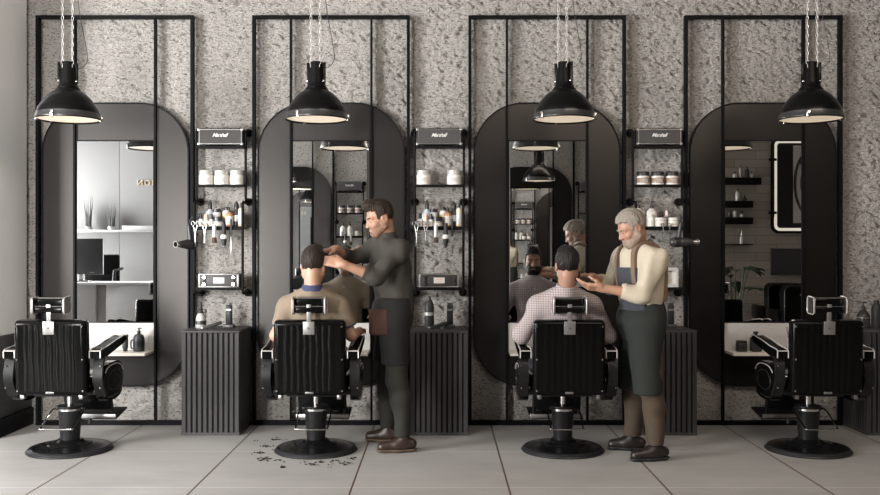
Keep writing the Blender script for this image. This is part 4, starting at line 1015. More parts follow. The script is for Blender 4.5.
for q in range(15):
    a_ = q * 2.4; hh = 0.75 + 0.45 * rg.random(); rr = 0.1 + 0.22 * rg.random()
    tip = Vector((rr * math.cos(a_), rr * math.sin(a_), hh)); d_ = Vector((math.cos(a_), math.sin(a_), 0.8 - 1.1 * rg.random())).normalized()
    lf = MB(); lf.tube([(0.01 * math.cos(a_), 0.01 * math.sin(a_), 0.34), tip * 0.6 + Vector((0, 0, 0.1)), tip], 0.006, 5, smooth=4)
    side = d_.cross(Vector((0, 0, 1))).normalized(); up = side.cross(d_)
    L_, W_ = 0.28, 0.075; rows = []
    for i in range(9):
        t = i / 8; wv = W_ * math.sin(PI * min(1, t * 0.97 + 0.02)) ** 0.8; c = tip + d_ * L_ * t - Vector((0, 0, 0.12 * t * t))
        rows.append([lf.bm.verts.new(c + side * wv * s2 + up * (0.018 * abs(s2))) for s2 in (-1, 0, 1)])
    for A, B in zip(rows, rows[1:]):
        for i in range(2): lf.bm.faces.new((A[i], A[i + 1], B[i + 1], B[i]))
    ob = lf.build('leaf', 'leaf', r, recalc=False)
    md = ob.modifiers.new('thick', 'SOLIDIFY'); md.thickness = 0.002
def lounge(label, loc):
    r = thing('waiting_chair', label, 'chair', loc, 'waiting chairs by the tiled wall')
    q = MB(); q.prism(rrect(0.26, 0.27, 0.09, 0, 0.69, 8), -0.07, 0.07); q.build('backrest', 'leather', r)
    q = MB(); q.tube([(x, 0.075, z) for x, z in rrect(0.245, 0.255, 0.08, 0, 0.69, 6)], 0.012, 6, True); q.build('back_piping', 'chair_satin', r)
    MB().box((0, -0.28, 0.4), (0.52, 0.5, 0.14), 0.04).build('seat', 'leather', r)
    MB().cyl((-0.06, 0.085, 0.84), (0.06, 0.085, 0.84), 0.014).build('handle', 'chrome', r)
    for sx in (-1, 1):
        MB().box((sx * 0.26, -0.27, 0.54), (0.07, 0.46, 0.2), 0.03).build('arm', 'leather', r)
        for y in (-0.46, -0.02): MB().cyl((sx * 0.22, y, 0.0), (sx * 0.22, y, 0.36), 0.018, 0.022, 10).build('leg', 'chair_satin', r)
    return r
l0 = lounge('black padded waiting chair standing in front of the other one in the right mirror', (4.70, -4.4, 0))
copy_tree(l0, (4.78, -5.2, 0), 'black padded waiting chair behind the other one in the right mirror')
# hair clippings on the floor round the second chair
cl = MB(); rg = random.Random(11)
for (px, py, n, sp) in [(277, 440, 26, .05), (265, 446.5, 22, .045), (260, 452.5, 20, .045), (263, 459.3, 34, .055), (279, 460, 10, .03), (283, 467.5, 16, .03), (297, 456, 8, .04), (314, 464.5, 20, .04),
                        (321, 462, 20, .03), (335, 461, 12, .03), (346, 463.3, 26, .05), (352, 458.5, 14, .04), (272, 449, 8, .08), (300, 463, 8, .09), (330, 466, 8, .08), (258, 442, 7, .06)]:
    a = CAM_D - FPX * CAM_Z / (py - 247.5); p = at(px, py, a)
    for i in range(int(n * 0.7)):
        c = Vector((p.x + rg.gauss(0, sp * 0.5), p.y + rg.gauss(0, sp * 0.5), 0.0025))
        an = rg.random() * 6.28; L_ = 0.008 + 0.02 * rg.random(); cv = rg.uniform(-0.6, 0.6)
        pts = [c + Vector((math.cos(an + cv * t) * L_ * t, math.sin(an + cv * t) * L_ * t, 0.002 * math.sin(3 * t))) for t in (-0.5, 0, 0.5)]
        cl.tube(pts, [0.0012, 0.0038, 0.0012], 4)
o = cl.build('hair_clippings', 'hair_black'); tag(o, 'dark hair clippings scattered on the floor round the second chair', 'hair clippings', kind='stuff')
# ================================================================== people: one continuous surface from blended limbs
F32 = np.float32
class Field:
    def __init__(s, lo, hi, h):
        s.h = h; s.lo = np.array(lo, F32)
        s.n = np.ceil((np.array(hi) - np.array(lo)) / h).astype(int) + 1
        s.D = np.full(s.n, 0.3, F32)
    def grid(s, lo, hi):
        a = np.clip(np.floor((np.array(lo) - s.lo) / s.h).astype(int), 0, s.n - 1)
        b = np.clip(np.ceil((np.array(hi) - s.lo) / s.h).astype(int) + 1, 1, s.n)
        if (b <= a).any(): return None
        ax = [(s.lo[i] + s.h * np.arange(a[i], b[i])).astype(F32) for i in range(3)]
        return tuple(slice(a[i], b[i]) for i in range(3)), (ax[0][:, None, None], ax[1][None, :, None], ax[2][None, None, :])
    def add(s, prim, k=0.0, op='u'):
        f, lo, hi = prim
        m = k + 4 * s.h
        g = s.grid(np.array(lo) - m, np.array(hi) + m)
        if g is None: return s
        sl, P = g
        d = f(*P).astype(F32); A = s.D[sl]
        if op == 'u':
            if k > 0:
                q = np.maximum(k - np.abs(A - d), 0) / k
                s.D[sl] = np.minimum(A, d) - q * q * k * 0.25
            else: s.D[sl] = np.minimum(A, d)
        else:
            d = -d
            if k > 0:
                q = np.maximum(k - np.abs(A - d), 0) / k
                s.D[sl] = np.maximum(A, d) + q * q * k * 0.25
            else: s.D[sl] = np.maximum(A, d)
        return s
    def clip(s, p, n):
        """keep what lies behind the plane through p with normal n"""
        n = np.array(n, float); n /= np.linalg.norm(n)
        _, (X, Y, Z) = s.grid(s.lo, s.lo + s.h * (s.n - 1))
        s.D = np.maximum(s.D, ((X - p[0]) * n[0] + (Y - p[1]) * n[1] + (Z - p[2]) * n[2]).astype(F32)); return s
    def mesh(s, name, mat, parent, origin=(0, 0, 0), relax=1):
        D = s.D; nx, ny, nz = D.shape
        S = D < 0
        cnt = np.zeros((nx - 1, ny - 1, nz - 1), np.int8)
        for i in (0, 1):
            for j in (0, 1):
                for k in (0, 1): cnt += S[i:nx - 1 + i, j:ny - 1 + j, k:nz - 1 + k]
        I = np.argwhere((cnt > 0) & (cnt < 8))
        idx = np.full(cnt.shape, -1, np.int32); idx[I[:, 0], I[:, 1], I[:, 2]] = np.arange(len(I))
        pos = np.zeros((len(I), 3)); w = np.zeros(len(I))
        cor = [(i, j, k) for i in (0, 1) for j in (0, 1) for k in (0, 1)]
        for c0 in cor:
            for ax in range(3):
                if c0[ax]: continue
                c1 = list(c0); c1[ax] = 1
                d0 = D[I[:, 0] + c0[0], I[:, 1] + c0[1], I[:, 2] + c0[2]]; d1 = D[I[:, 0] + c1[0], I[:, 1] + c1[1], I[:, 2] + c1[2]]
                x = (d0 < 0) != (d1 < 0)
                t = np.where(x, d0 / np.where(x, d0 - d1, 1), 0)
                p = np.tile(np.array(c0, float), (len(I), 1)); p[:, ax] += t
                pos += p * x[:, None]; w += x
        pos = (I + pos / w[:, None]) * s.h + s.lo - np.array(origin)
        faces = []
        for ax in range(3):
            sl0 = [slice(1, -1)] * 3; sl0[ax] = slice(0, D.shape[ax] - 1)
            sl1 = list(sl0); sl1[ax] = slice(1, D.shape[ax])
            a, b = S[tuple(sl0)], S[tuple(sl1)]
            E = np.argwhere(a != b)
            if not len(E): continue
            off = np.ones(3, int); off[ax] = 0
            G = E + off
            u, v = (ax + 1) % 3, (ax + 2) % 3
            q = []
            for du, dv in ((0, 0), (1, 0), (1, 1), (0, 1)):
                c = G.copy(); c[:, u] -= 1 - du; c[:, v] -= 1 - dv
                q.append(idx[c[:, 0], c[:, 1], c[:, 2]])
            q = np.stack(q, 1)
            fl = ~a[E[:, 0], E[:, 1], E[:, 2]]
            q[fl] = q[fl][:, ::-1]
            faces.append(q)
        Fq = np.concatenate(faces); Fq = Fq[(Fq >= 0).all(1)]
        for _ in range(relax):
            acc = np.zeros_like(pos); n_ = np.zeros(len(pos))
            for i in range(4):
                j = (i + 1) % 4
                np.add.at(acc, Fq[:, i], pos[Fq[:, j]]); np.add.at(acc, Fq[:, j], pos[Fq[:, i]])
                np.add.at(n_, Fq[:, i], 1); np.add.at(n_, Fq[:, j], 1)
            pos = 0.5 * pos + 0.5 * acc / np.maximum(n_, 1)[:, None]
        me = bpy.data.meshes.new(name)
        me.vertices.add(len(pos)); me.vertices.foreach_set('co', pos.astype(F32).ravel())
        me.loops.add(len(Fq) * 4); me.loops.foreach_set('vertex_index', Fq.astype(np.int32).ravel())
        me.polygons.add(len(Fq)); me.polygons.foreach_set('loop_start', np.arange(0, len(Fq) * 4, 4, dtype=np.int32))
        me.update(calc_edges=True); me.validate()
        return link_mesh(name, me, mat, parent, angle=180)

def A3(v): return np.array(v, float)
def rc(a, b, ra, rb=None, end=None):
    """tapered limb from a to b; end='b' cuts it flat at b, 'ab' at both ends"""
    a, b = A3(a), A3(b); rb = ra if rb is None else rb
    d = b - a; L2 = float(d @ d); u = d / math.sqrt(L2)
    def f(X, Y, Z):
        t = ((X - a[0]) * d[0] + (Y - a[1]) * d[1] + (Z - a[2]) * d[2]) / L2
        tc = np.clip(t, 0, 1)
        r = np.sqrt((X - a[0] - tc * d[0]) ** 2 + (Y - a[1] - tc * d[1]) ** 2 + (Z - a[2] - tc * d[2]) ** 2) - (ra + tc * (rb - ra))
        if end:
            if 'b' in end: r = np.maximum(r, (t - 1) * math.sqrt(L2))
            if 'a' in end: r = np.maximum(r, -t * math.sqrt(L2))
        return r
    m = max(ra, rb)
    return f, np.minimum(a, b) - m, np.maximum(a, b) + m
def frame(fwd, up=(0, 0, 1)):
    f = A3(fwd); f /= np.linalg.norm(f); l = np.cross(A3(up), f); l /= np.linalg.norm(l); u = np.cross(f, l)
    return np.stack([f, l, u])
def el(c, R, r):
    c, r = A3(c), A3(r)
    def f(X, Y, Z):
        x, y, z = X - c[0], Y - c[1], Z - c[2]
        q = [(R[i, 0] * x + R[i, 1] * y + R[i, 2] * z) for i in range(3)]
        k0 = np.sqrt(sum((q[i] / r[i]) ** 2 for i in range(3))); k1 = np.sqrt(sum((q[i] / r[i] ** 2) ** 2 for i in range(3)))
        return k0 * (k0 - 1) / np.maximum(k1, 1e-6)
    e = np.abs(R.T) @ r
    return f, c - e, c + e
def bx(c, R, h, rad=0.01):
    c, h = A3(c), A3(h)
    def f(X, Y, Z):
        x, y, z = X - c[0], Y - c[1], Z - c[2]
        q = [np.abs(R[i, 0] * x + R[i, 1] * y + R[i, 2] * z) - (h[i] - rad) for i in range(3)]
        return np.sqrt(sum(np.maximum(v, 0) ** 2 for v in q)) + np.minimum(np.maximum(np.maximum(q[0], q[1]), q[2]), 0) - rad
    e = np.abs(R.T) @ h
    return f, c - e, c + e

class Person:
    def __init__(s, name, label, root, J, headfwd, headc, torsofwd, hs=1.0, h=0.0048, cat='person'):
        s.J = {k: A3(v) for k, v in J.items()}; s.root = A3(root); s.h = h
        s.H = frame(headfwd); s.hc = A3(headc); s.T = frame(torsofwd); s.hs = hs
        s.o = thing('person', label, cat, tuple(root))
        pts = np.array(list(s.J.values()) + [s.hc + [0, 0, 0.16], s.hc - [0.14, 0.14, 0.1], s.hc + [0.14, 0.14, 0]])
        s.lo, s.hi = pts.min(0) - 0.22, pts.max(0) + 0.2
        s.lo[2] = max(s.lo[2], s.root[2] - 0.02)
    def hp(s, f, l, u): return s.hc + (s.H[0] * f + s.H[1] * l + s.H[2] * u) * s.hs
    def field(s, lo=None, hi=None): return Field(s.lo if lo is None else lo, s.hi if hi is None else hi, s.h)
    def torso(s, F, g=0.0, k=0.06):
        J = s.J; T = s.T
        pel, wai, che = J['pelvis'], J['waist'], J['chest']
        F.add(el(pel, T, (0.115 + g, 0.16 + g, 0.13 + g)), k)
        F.add(el(wai, T, (0.105 + g, 0.142 + g, 0.16 + g)), k)
        F.add(el(che, T, (0.118 + g, 0.165 + g, 0.18 + g)), k)
        for S in ('L', 'R'):
            F.add(rc(J['neck'] - [0, 0, 0.035], J['sh' + S] + [0, 0, 0.0], 0.050 + g, 0.049 + g), 0.05)
            F.add(rc(che + [0, 0, 0.06], J['sh' + S] - [0, 0, 0.02], 0.085 + g, 0.052 + g), 0.06)
    def head(s, F):
        q = s.hp; H = s.H; m = s.hs
        F.add(el(q(-0.012, 0, 0.032), H, A3((0.098, 0.076, 0.09)) * m), 0.02)
        F.add(el(q(0.03, 0, -0.03), H, A3((0.064, 0.06, 0.078)) * m), 0.03)
        F.add(rc(q(0.062, 0.018, -0.092), q(0.062, -0.018, -0.092), 0.026 * m), 0.03)
        for sg in (-1, 1):
            F.add(rc(q(-0.005, sg * 0.058, -0.055), q(0.055, sg * 0.024, -0.09), 0.022 * m, 0.02 * m), 0.03)
            F.add(rc(q(0.083, sg * 0.012, 0.024), q(0.07, sg * 0.048, 0.022), 0.012 * m, 0.009 * m), 0.014)
            F.add(el(q(0.06, sg * 0.045, -0.028), H, A3((0.025, 0.02, 0.02)) * m), 0.02)
        F.add(rc(s.hp(-0.03, 0, -0.06), s.J['neck'], 0.055 * m, 0.058), 0.03)
        for sg in (-1, 1): F.add(el(q(0.098, sg * 0.033, 0.005), H, A3((0.018, 0.02, 0.013)) * m), 0.012, 's')
        for sg in (-1, 1): F.add(el(q(0.074, sg * 0.032, 0.004), H, A3((0.0135, 0.0175, 0.013)) * m), 0.004)
        F.add(rc(q(0.087, 0, 0.012), q(0.108, 0, -0.028), 0.008 * m, 0.0125 * m), 0.012)
        for sg in (-1, 1): F.add(el(q(0.096, sg * 0.013, -0.031), H, A3((0.012, 0.008, 0.008)) * m), 0.008)
        F.add(rc(q(0.088, 0.02, -0.064), q(0.088, -0.02, -0.064), 0.0075 * m), 0.008)
        for sg in (-1, 1):
            F.add(el(q(-0.012, sg * 0.077, -0.005), H, A3((0.026, 0.009, 0.034)) * m), 0.008)
            F.add(el(q(-0.008, sg * 0.086, 0.0), H, A3((0.014, 0.005, 0.02)) * m), 0.004, 's')
    def face(s):
        o = s.root
        for sg in (-1, 1):
            e = MB(); p = s.hp(0.0778, sg * 0.032, 0.003) - o; e.ball(p, (0.0094 * s.hs, 0.0094 * s.hs, 0.0075 * s.hs), 12); ey = e.build('eye', 'eye_white', s.o)
            e = MB(); e.ball(s.hp(0.0828, sg * 0.0315, 0.003) - o, 0.0058 * s.hs, 10); e.build('iris', 'iris', ey)
        l = MB(); l.tube([s.hp(0.0935, y, -0.064 - 0.004 * (abs(y) > 0.015)) - o for y in (-0.024, -0.012, 0, 0.012, 0.024)], [0.002, 0.0048, 0.0045, 0.0048, 0.002], 8)
        l.build('lips', 'lip', s.o)
    def brows(s, mat):
        for sg in (-1, 1):
            b = MB(); b.tube([s.hp(f, sg * y, u) - s.root for f, y, u in ((0.0955, 0.014, 0.024), (0.0925, 0.032, 0.029), (0.0785, 0.052, 0.024))], [0.0042, 0.005, 0.0025], 6, smooth=4, flat=0.7)
            b.build('eyebrow', mat, s.o)
    def hair(s, mat, top=0.018, side=0.006, front=0.07, quiff=0.0, name='hair'):
        q = s.hp; lo = s.hc - 0.2; hi = s.hc + 0.2
        F = Field(lo, hi, 0.004)
        F.add(el(q(-0.014, 0, 0.034), s.H, A3((0.1 + side, 0.079 + side, 0.09 + side)) * s.hs), 0.0)
        F.add(el(q(-0.008, 0, 0.056 + top), s.H, A3((0.097, 0.07, 0.075)) * s.hs), 0.03)
        if quiff: F.add(el(q(0.05, 0.0, 0.115 + quiff * 0.5), s.H, A3((0.05, 0.055, 0.03 + quiff)) * s.hs), 0.03)
        # keep the part above the hairline: forehead - temples - nape
        f, l, u = s.H
        X, Y, Z = F.grid(lo, hi)[1]
        x = ((X - s.hc[0]) * f[0] + (Y - s.hc[1]) * f[1] + (Z - s.hc[2]) * f[2]) / s.hs
        y = ((X - s.hc[0]) * l[0] + (Y - s.hc[1]) * l[1] + (Z - s.hc[2]) * l[2]) / s.hs
        z = ((X - s.hc[0]) * u[0] + (Y - s.hc[1]) * u[1] + (Z - s.hc[2]) * u[2]) / s.hs
        line = np.where(x > 0.04, front - 0.012 * (np.abs(y) > 0.05), np.where(x > 0.016, -0.018, np.where(x > -0.04, 0.024, -0.07 + 0.6 * np.maximum(-0.055 - x, 0) * 0)))
        F.D = np.maximum(F.D, ((line - z) * 0.6 * s.hs).astype(F32))
        rough = 0.0016 * (np.sin(430 * y + 60 * z + 4 * np.sin(40 * x)) + np.sin(310 * x - 250 * y + 90 * z + 3 * np.sin(50 * z)) * 0.8) + 0.0016 * np.sin(120 * y + 70 * x + 40 * z); F.D += rough.astype(F32)
        return F.mesh(name, mat, s.o, s.root)
    def beard(s, mat, g=0.006, low=-0.03):
        q = s.hp; lo = s.hc - 0.16; hi = s.hc + 0.14; H = s.H; m = s.hs
        F = Field(lo, hi, 0.0035)
        F.add(el(q(0.03, 0, -0.03), H, A3((0.064 + g, 0.06 + g, 0.078 + g)) * m), 0.0)
        F.add(rc(q(0.062, 0.018, -0.092), q(0.062, -0.018, -0.092), (0.026 + g) * m), 0.03)
        for sg in (-1, 1): F.add(rc(q(-0.005, sg * 0.058, -0.055), q(0.055, sg * 0.024, -0.09), (0.022 + g) * m, (0.02 + g) * m), 0.03)
        for sg in (-1, 1): F.add(rc(q(0.005, sg * 0.066, 0.0), q(0.0, sg * 0.06, -0.055), (0.012 + g * 0.6) * m), 0.02)
        f, l, u = s.H
        X, Y, Z = F.grid(lo, hi)[1]
        x = ((X - s.hc[0]) * f[0] + (Y - s.hc[1]) * f[1] + (Z - s.hc[2]) * f[2]) / m
        y = ((X - s.hc[0]) * l[0] + (Y - s.hc[1]) * l[1] + (Z - s.hc[2]) * l[2]) / m
        z = ((X - s.hc[0]) * u[0] + (Y - s.hc[1]) * u[1] + (Z - s.hc[2]) * u[2]) / m
        line = np.where(np.abs(y) > 0.048, 0.0 + 0 * y + 0 * x, -0.05 + 0.75 * np.maximum(np.abs(y) - 0.016, 0))
        F.D = np.maximum(F.D, ((z - line) * 0.7 * m).astype(F32))
        F.D = np.maximum(F.D, ((-0.022 - x) * m).astype(F32))
        mouth = np.maximum(np.abs(y) - 0.022, np.abs(z + 0.0645) - 0.006) * m
        F.D = np.maximum(F.D, (-np.where(x > 0.05, mouth, 1)).astype(F32))
        F.D += (0.0012 * np.sin(260 * y) * np.sin(220 * z + 100 * x)).astype(F32)
        return F.mesh('beard', mat, s.o, s.root)
    def arm(s, F, S, g=0.0, upto=1.0, start=0.0, flat=False):
        """upper arm, elbow and forearm; upto is measured along the arm, 1 = elbow, 2 = wrist"""
        a, e, w = s.J['sh' + S], s.J['el' + S], s.J['wr' + S]
        ru = (0.047 + g, 0.039 + g); rf = (0.041 + g, 0.0275 + g)
        if upto <= 1:
            F.add(rc(a, a + (e - a) * upto, ru[0], ru[0] + (ru[1] - ru[0]) * upto, 'b' if upto < 1 or flat else None), 0.035)
        else:
            F.add(rc(a, e, *ru), 0.035); t = upto - 1
            F.add(rc(e, e + (w - e) * t, rf[0], rf[0] + (rf[1] - rf[0]) * t, 'b' if t < 1 or flat else None), 0.02)
    def hand(s, F, S, fwd, palm, curl=0.5, spread=0.0, thumb=0.4, size=1.0):
        """palm, four fingers of three bones each and a thumb leaving the side of the palm"""
        w = s.J['wr' + S]; f = A3(fwd); f /= np.linalg.norm(f)
        p = A3(palm); p -= f * (p @ f); p /= np.linalg.norm(p)       # the way the palm faces
        side = np.cross(f, p)
        if S == 'L': side = -side                                      # towards the thumb
        R = np.stack([f, side, p]); z = size
        k = w + f * 0.052 * z
        F.add(rc(w - f * 0.01, w + f * 0.02 * z, 0.026 * z, 0.027 * z), 0.02)
        F.add(bx(k + f * 0.004, R, (0.05 * z, 0.04 * z, 0.0145 * z), 0.0135 * z), 0.015)
        Ls = ((0.040, 0.025, 0.020), (0.045, 0.029, 0.022), (0.041, 0.027, 0.021), (0.032, 0.020, 0.018))
        for i in range(4):
            off = (0.029 - 0.0195 * i) * z
            p0 = k + f * (0.046 - 0.004 * (i == 3) - 0.002 * (i == 0)) * z + side * off
            d = f + side * spread * (1.5 - i) * 0.12; d /= np.linalg.norm(d)
            ang = 0.0; cur = curl[i] if isinstance(curl, (list, tuple)) else curl * (1 + 0.12 * i)
            r = (0.0095, 0.0088, 0.008, 0.007)
            for b in range(3):
                ang += cur * (0.55, 0.75, 0.5)[b]
                dd = d * math.cos(ang) + p * math.sin(ang)
                p1 = p0 + dd * Ls[i][b] * z
                F.add(rc(p0, p1, r[b] * z, r[b + 1] * z), 0.005 if b else 0.008); p0 = p1
        t0 = w + f * 0.022 * z + side * 0.028 * z + p * 0.006
        d1 = f * 0.75 + side * 0.62 + p * 0.25 * (0.5 + thumb); d1 /= np.linalg.norm(d1)
        t1 = t0 + d1 * 0.042 * z; d2 = f * 0.95 + side * 0.15 + p * 0.5 * thumb; d2 /= np.linalg.norm(d2)
        t2 = t1 + d2 * 0.032 * z; t3 = t2 + (d2 + p * 0.3 * thumb) * 0.024 * z
        F.add(rc(t0, t1, 0.0155 * z, 0.012 * z), 0.014); F.add(rc(t1, t2, 0.0115 * z, 0.0095 * z), 0.006); F.add(rc(t2, t3, 0.0095 * z, 0.0075 * z), 0.005)
    def legs(s, F, g=0.0, k=0.05, upto=2.0):
        J = s.J
        for S in ('L', 'R'):
            h_, kn, an = J['hip' + S], J['kn' + S], J['an' + S]
            F.add(rc(h_, kn, 0.086 + g, 0.058 + g), k)
            mid = kn + (an - kn) * 0.3 - s.T[0] * 0.012
            F.add(rc(kn, mid, 0.056 + g, 0.055 + g), 0.03); F.add(rc(mid, an, 0.055 + g, 0.038 + g), 0.03)
    def shoe(s, S, fwd, mat, sole_mat='sole', lace=None, L=0.27):
        f = A3((fwd[0], fwd[1], 0.0)); tilt = fwd[2] if len(fwd) > 2 else 0
        f = A3((fwd[0], fwd[1], tilt)); f /= np.linalg.norm(f); an = s.J['an' + S]
        R = frame(f); l, u = R[1], R[2]
        base = an - u * 0.09 - f * 0.06
        F = Field(an - 0.36, an + 0.36, 0.0045)
        F.add(rc(base + u * 0.052, base + f * 0.1 + u * 0.05, 0.037, 0.042), 0.02)
        F.add(rc(base + f * 0.1 + u * 0.046, base + f * (L - 0.075) + u * 0.036, 0.042, 0.036), 0.03)
        F.add(rc(an + u * 0.0, base + f * 0.05 + u * 0.05, 0.044, 0.04), 0.03)
        F.clip(base + u * 0.018, -u)
        F.clip(an + u * 0.03, u)
        sh = F.mesh('shoe', mat, s.o, s.root)
        G = Field(an - 0.36, an + 0.36, 0.0045)
        G.add(rc(base + u * 0.03, base + f * 0.1 + u * 0.03, 0.042, 0.045), 0.02); G.add(rc(base + f * 0.1 + u * 0.03, base + f * (L - 0.073) + u * 0.03, 0.045, 0.041), 0.03)
        G.clip(base + u * 0.02, u); G.clip(base + u * 0.0, -u)
        G.mesh('sole', sole_mat, sh, s.root)
        if lace:
            t = MB()
            for q in range(4):
                c = base + f * (0.1 + 0.022 * q) + u * (0.094 - 0.009 * q)
                t.tube([c - l * 0.02 - u * 0.005, c + u * 0.002, c + l * 0.02 - u * 0.005], 0.003, 6)
            for v in t.bm.verts: v.co -= Vector(s.root)
            t.build('laces', lace, sh)
    def rough(s, F, amp=0.004, freq=22, seed=1):
        """soft cloth folds"""
        rg = np.random.RandomState(seed); X, Y, Z = F.grid(F.lo, F.lo + F.h * (F.n - 1))[1]
        for i in range(5):
            d = rg.normal(size=3); d /= np.linalg.norm(d); fr = freq * (0.6 + rg.rand()); ph = rg.rand() * 6.28
            F.D += (amp / 3 * np.sin(fr * (d[0] * X + d[1] * Y + d[2] * Z) + ph + 1.3 * np.sin(9 * (d[1] * X + d[2] * Y + d[0] * Z)))).astype(F32)
        return F
    def collar(s, mat, r=0.062, up=0.0, fall=0.03):
        n = s.J['neck']; ax = s.hp(-0.03, 0, -0.06) - n; ax /= np.linalg.norm(ax)
        F = Field(n - 0.16, n + 0.16, 0.004)
        a = n - ax * (fall - up); b = n + ax * (0.022 + up)
        F.add(rc(a, b, r + 0.016, r + 0.005, 'ab'), 0.0)
        F.add(rc(a - ax * 0.02, b + ax * 0.02, r + 0.007, r - 0.003), 0.0, 's')
        # open at the throat
        thr = n + s.T[0] * 0.08
        F.add(bx(thr - ax * 0.0, s.T, (0.05, 0.016, 0.05), 0.004), 0.006, 's')
        return F.mesh('collar', mat, s.o, s.root)
def nrm(v): v = A3(v); return v / np.linalg.norm(v)
# ------------------------------------------------------------------ the barber in the grey shirt
def barber_grey():
    J = dict(pelvis=(-0.335, -0.86, 0.97), waist=(-0.335, -0.86, 1.13), chest=(-0.362, -0.868, 1.31), neck=(-0.385, -0.885, 1.515),
             shL=(-0.285, -1.03, 1.435), shR=(-0.47, -0.715, 1.45),
             elL=(-0.45, -1.13, 1.245), wrL=(-0.672, -1.19, 1.335), elR=(-0.66, -0.76, 1.365), wrR=(-0.745, -0.985, 1.437),
             hipL=(-0.325, -0.95, 0.93), hipR=(-0.345, -0.775, 0.93), knL=(-0.305, -1.0, 0.5), knR=(-0.40, -0.725, 0.5), anL=(-0.26, -1.02, 0.095), anR=(-0.39, -0.685, 0.095))
    p = Person('barber', 'standing bearded barber in a dark grey shirt cutting the hair of the seated man', (-0.32, -0.86, 0), J, (-0.88, -0.36, -0.30), (-0.435, -0.905, 1.657), (-0.86, -0.5, 0.0))
    F = p.field(); p.torso(F); p.head(F)
    for S in 'LR': p.arm(F, S, upto=2)
    p.legs(F)
    p.hand(F, 'L', (-0.96, 0.12, 0.22), (-0.25, 0.75, -0.35), curl=(0.45, 0.5, 0.55, 0.6), thumb=0.6)
    p.hand(F, 'R', (-0.72, -0.66, -0.1), (0.0, -0.2, -1.0), curl=(0.35, 0.4, 0.45, 0.5), thumb=0.5)
    F.mesh('body', 'skin_tan', p.o, p.root); p.face()
    p.hair('hair_brown', top=0.012, side=0.002, front=0.08, quiff=0.01); p.brows('hair_brown'); p.beard('stubble', 0.003)
    F = p.field(); p.torso(F, 0.018); p.arm(F, 'L', 0.018, 1.33); p.arm(F, 'R', 0.018, 1.55)
    F.clip((0, 0, 0.93), (0, 0, -1)); p.rough(F, 0.0085, 38, 3)
    F.mesh('shirt', 'shirt_grey', p.o, p.root); p.collar('shirt_grey', r=0.066, up=0.022, fall=0.02)
    for S, t0 in (('L', 0.25), ('R', 0.47)):
        e, w = p.J['el' + S], p.J['wr' + S]
        G = Field(np.minimum(e, w) - 0.1, np.maximum(e, w) + 0.1, 0.0045); a = e + (w - e) * t0; b = e + (w - e) * (t0 + 0.13)
        G.add(rc(a, b, 0.057 - 0.01 * t0, 0.055 - 0.012 * t0, 'ab')); p.rough(G, 0.004, 40, 5); G.mesh('rolled_cuff', 'shirt_grey', p.o, p.root)
    F = p.field(); p.legs(F, 0.017, 0.06); F.add(el(p.J['pelvis'], p.T, (0.125, 0.17, 0.14)), 0.06); F.clip((0, 0, 1.0), (0, 0, 1)); F.clip((0, 0, 0.115), (0, 0, -1)); p.rough(F, 0.006, 26, 8)
    F.mesh('trousers', 'trouser_olive', p.o, p.root)
    # dark waist apron with a leather tool pouch
    F = p.field(); F.add(el(p.J['pelvis'] + [0, 0, 0.03], p.T, (0.142, 0.185, 0.16)), 0)
    for S in 'LR': F.add(rc(p.J['hip' + S] + [-0.01, 0, 0.02], p.J['kn' + S] + [-0.01, 0, 0.02], 0.115, 0.092), 0.1)
    F.clip((0, 0, 1.09), (0, 0, 1)); F.clip((0, 0, 0.62), (0, 0, -1)); F.clip(A3((-0.29, -0.86, 0.8)), -p.T[0]); p.rough(F, 0.004, 18, 4)
    F.mesh('apron', 'apron_dark', p.o, p.root)
    c = A3((-0.425, -1.0, 0.92)); R = frame((-0.55, -0.84, 0))
    F = Field(c - 0.2, c + 0.2, 0.0045); F.add(bx(c, R, (0.035, 0.085, 0.095), 0.02)); F.mesh('tool_pouch', 'pouch_leather', p.o, p.root)
    p.shoe('L', (-0.985, -0.17, 0), 'shoe_brown', lace='lace', L=0.285); p.shoe('R', (-0.98, 0.15, 0), 'shoe_brown', lace='lace')
    return p
barber_grey()

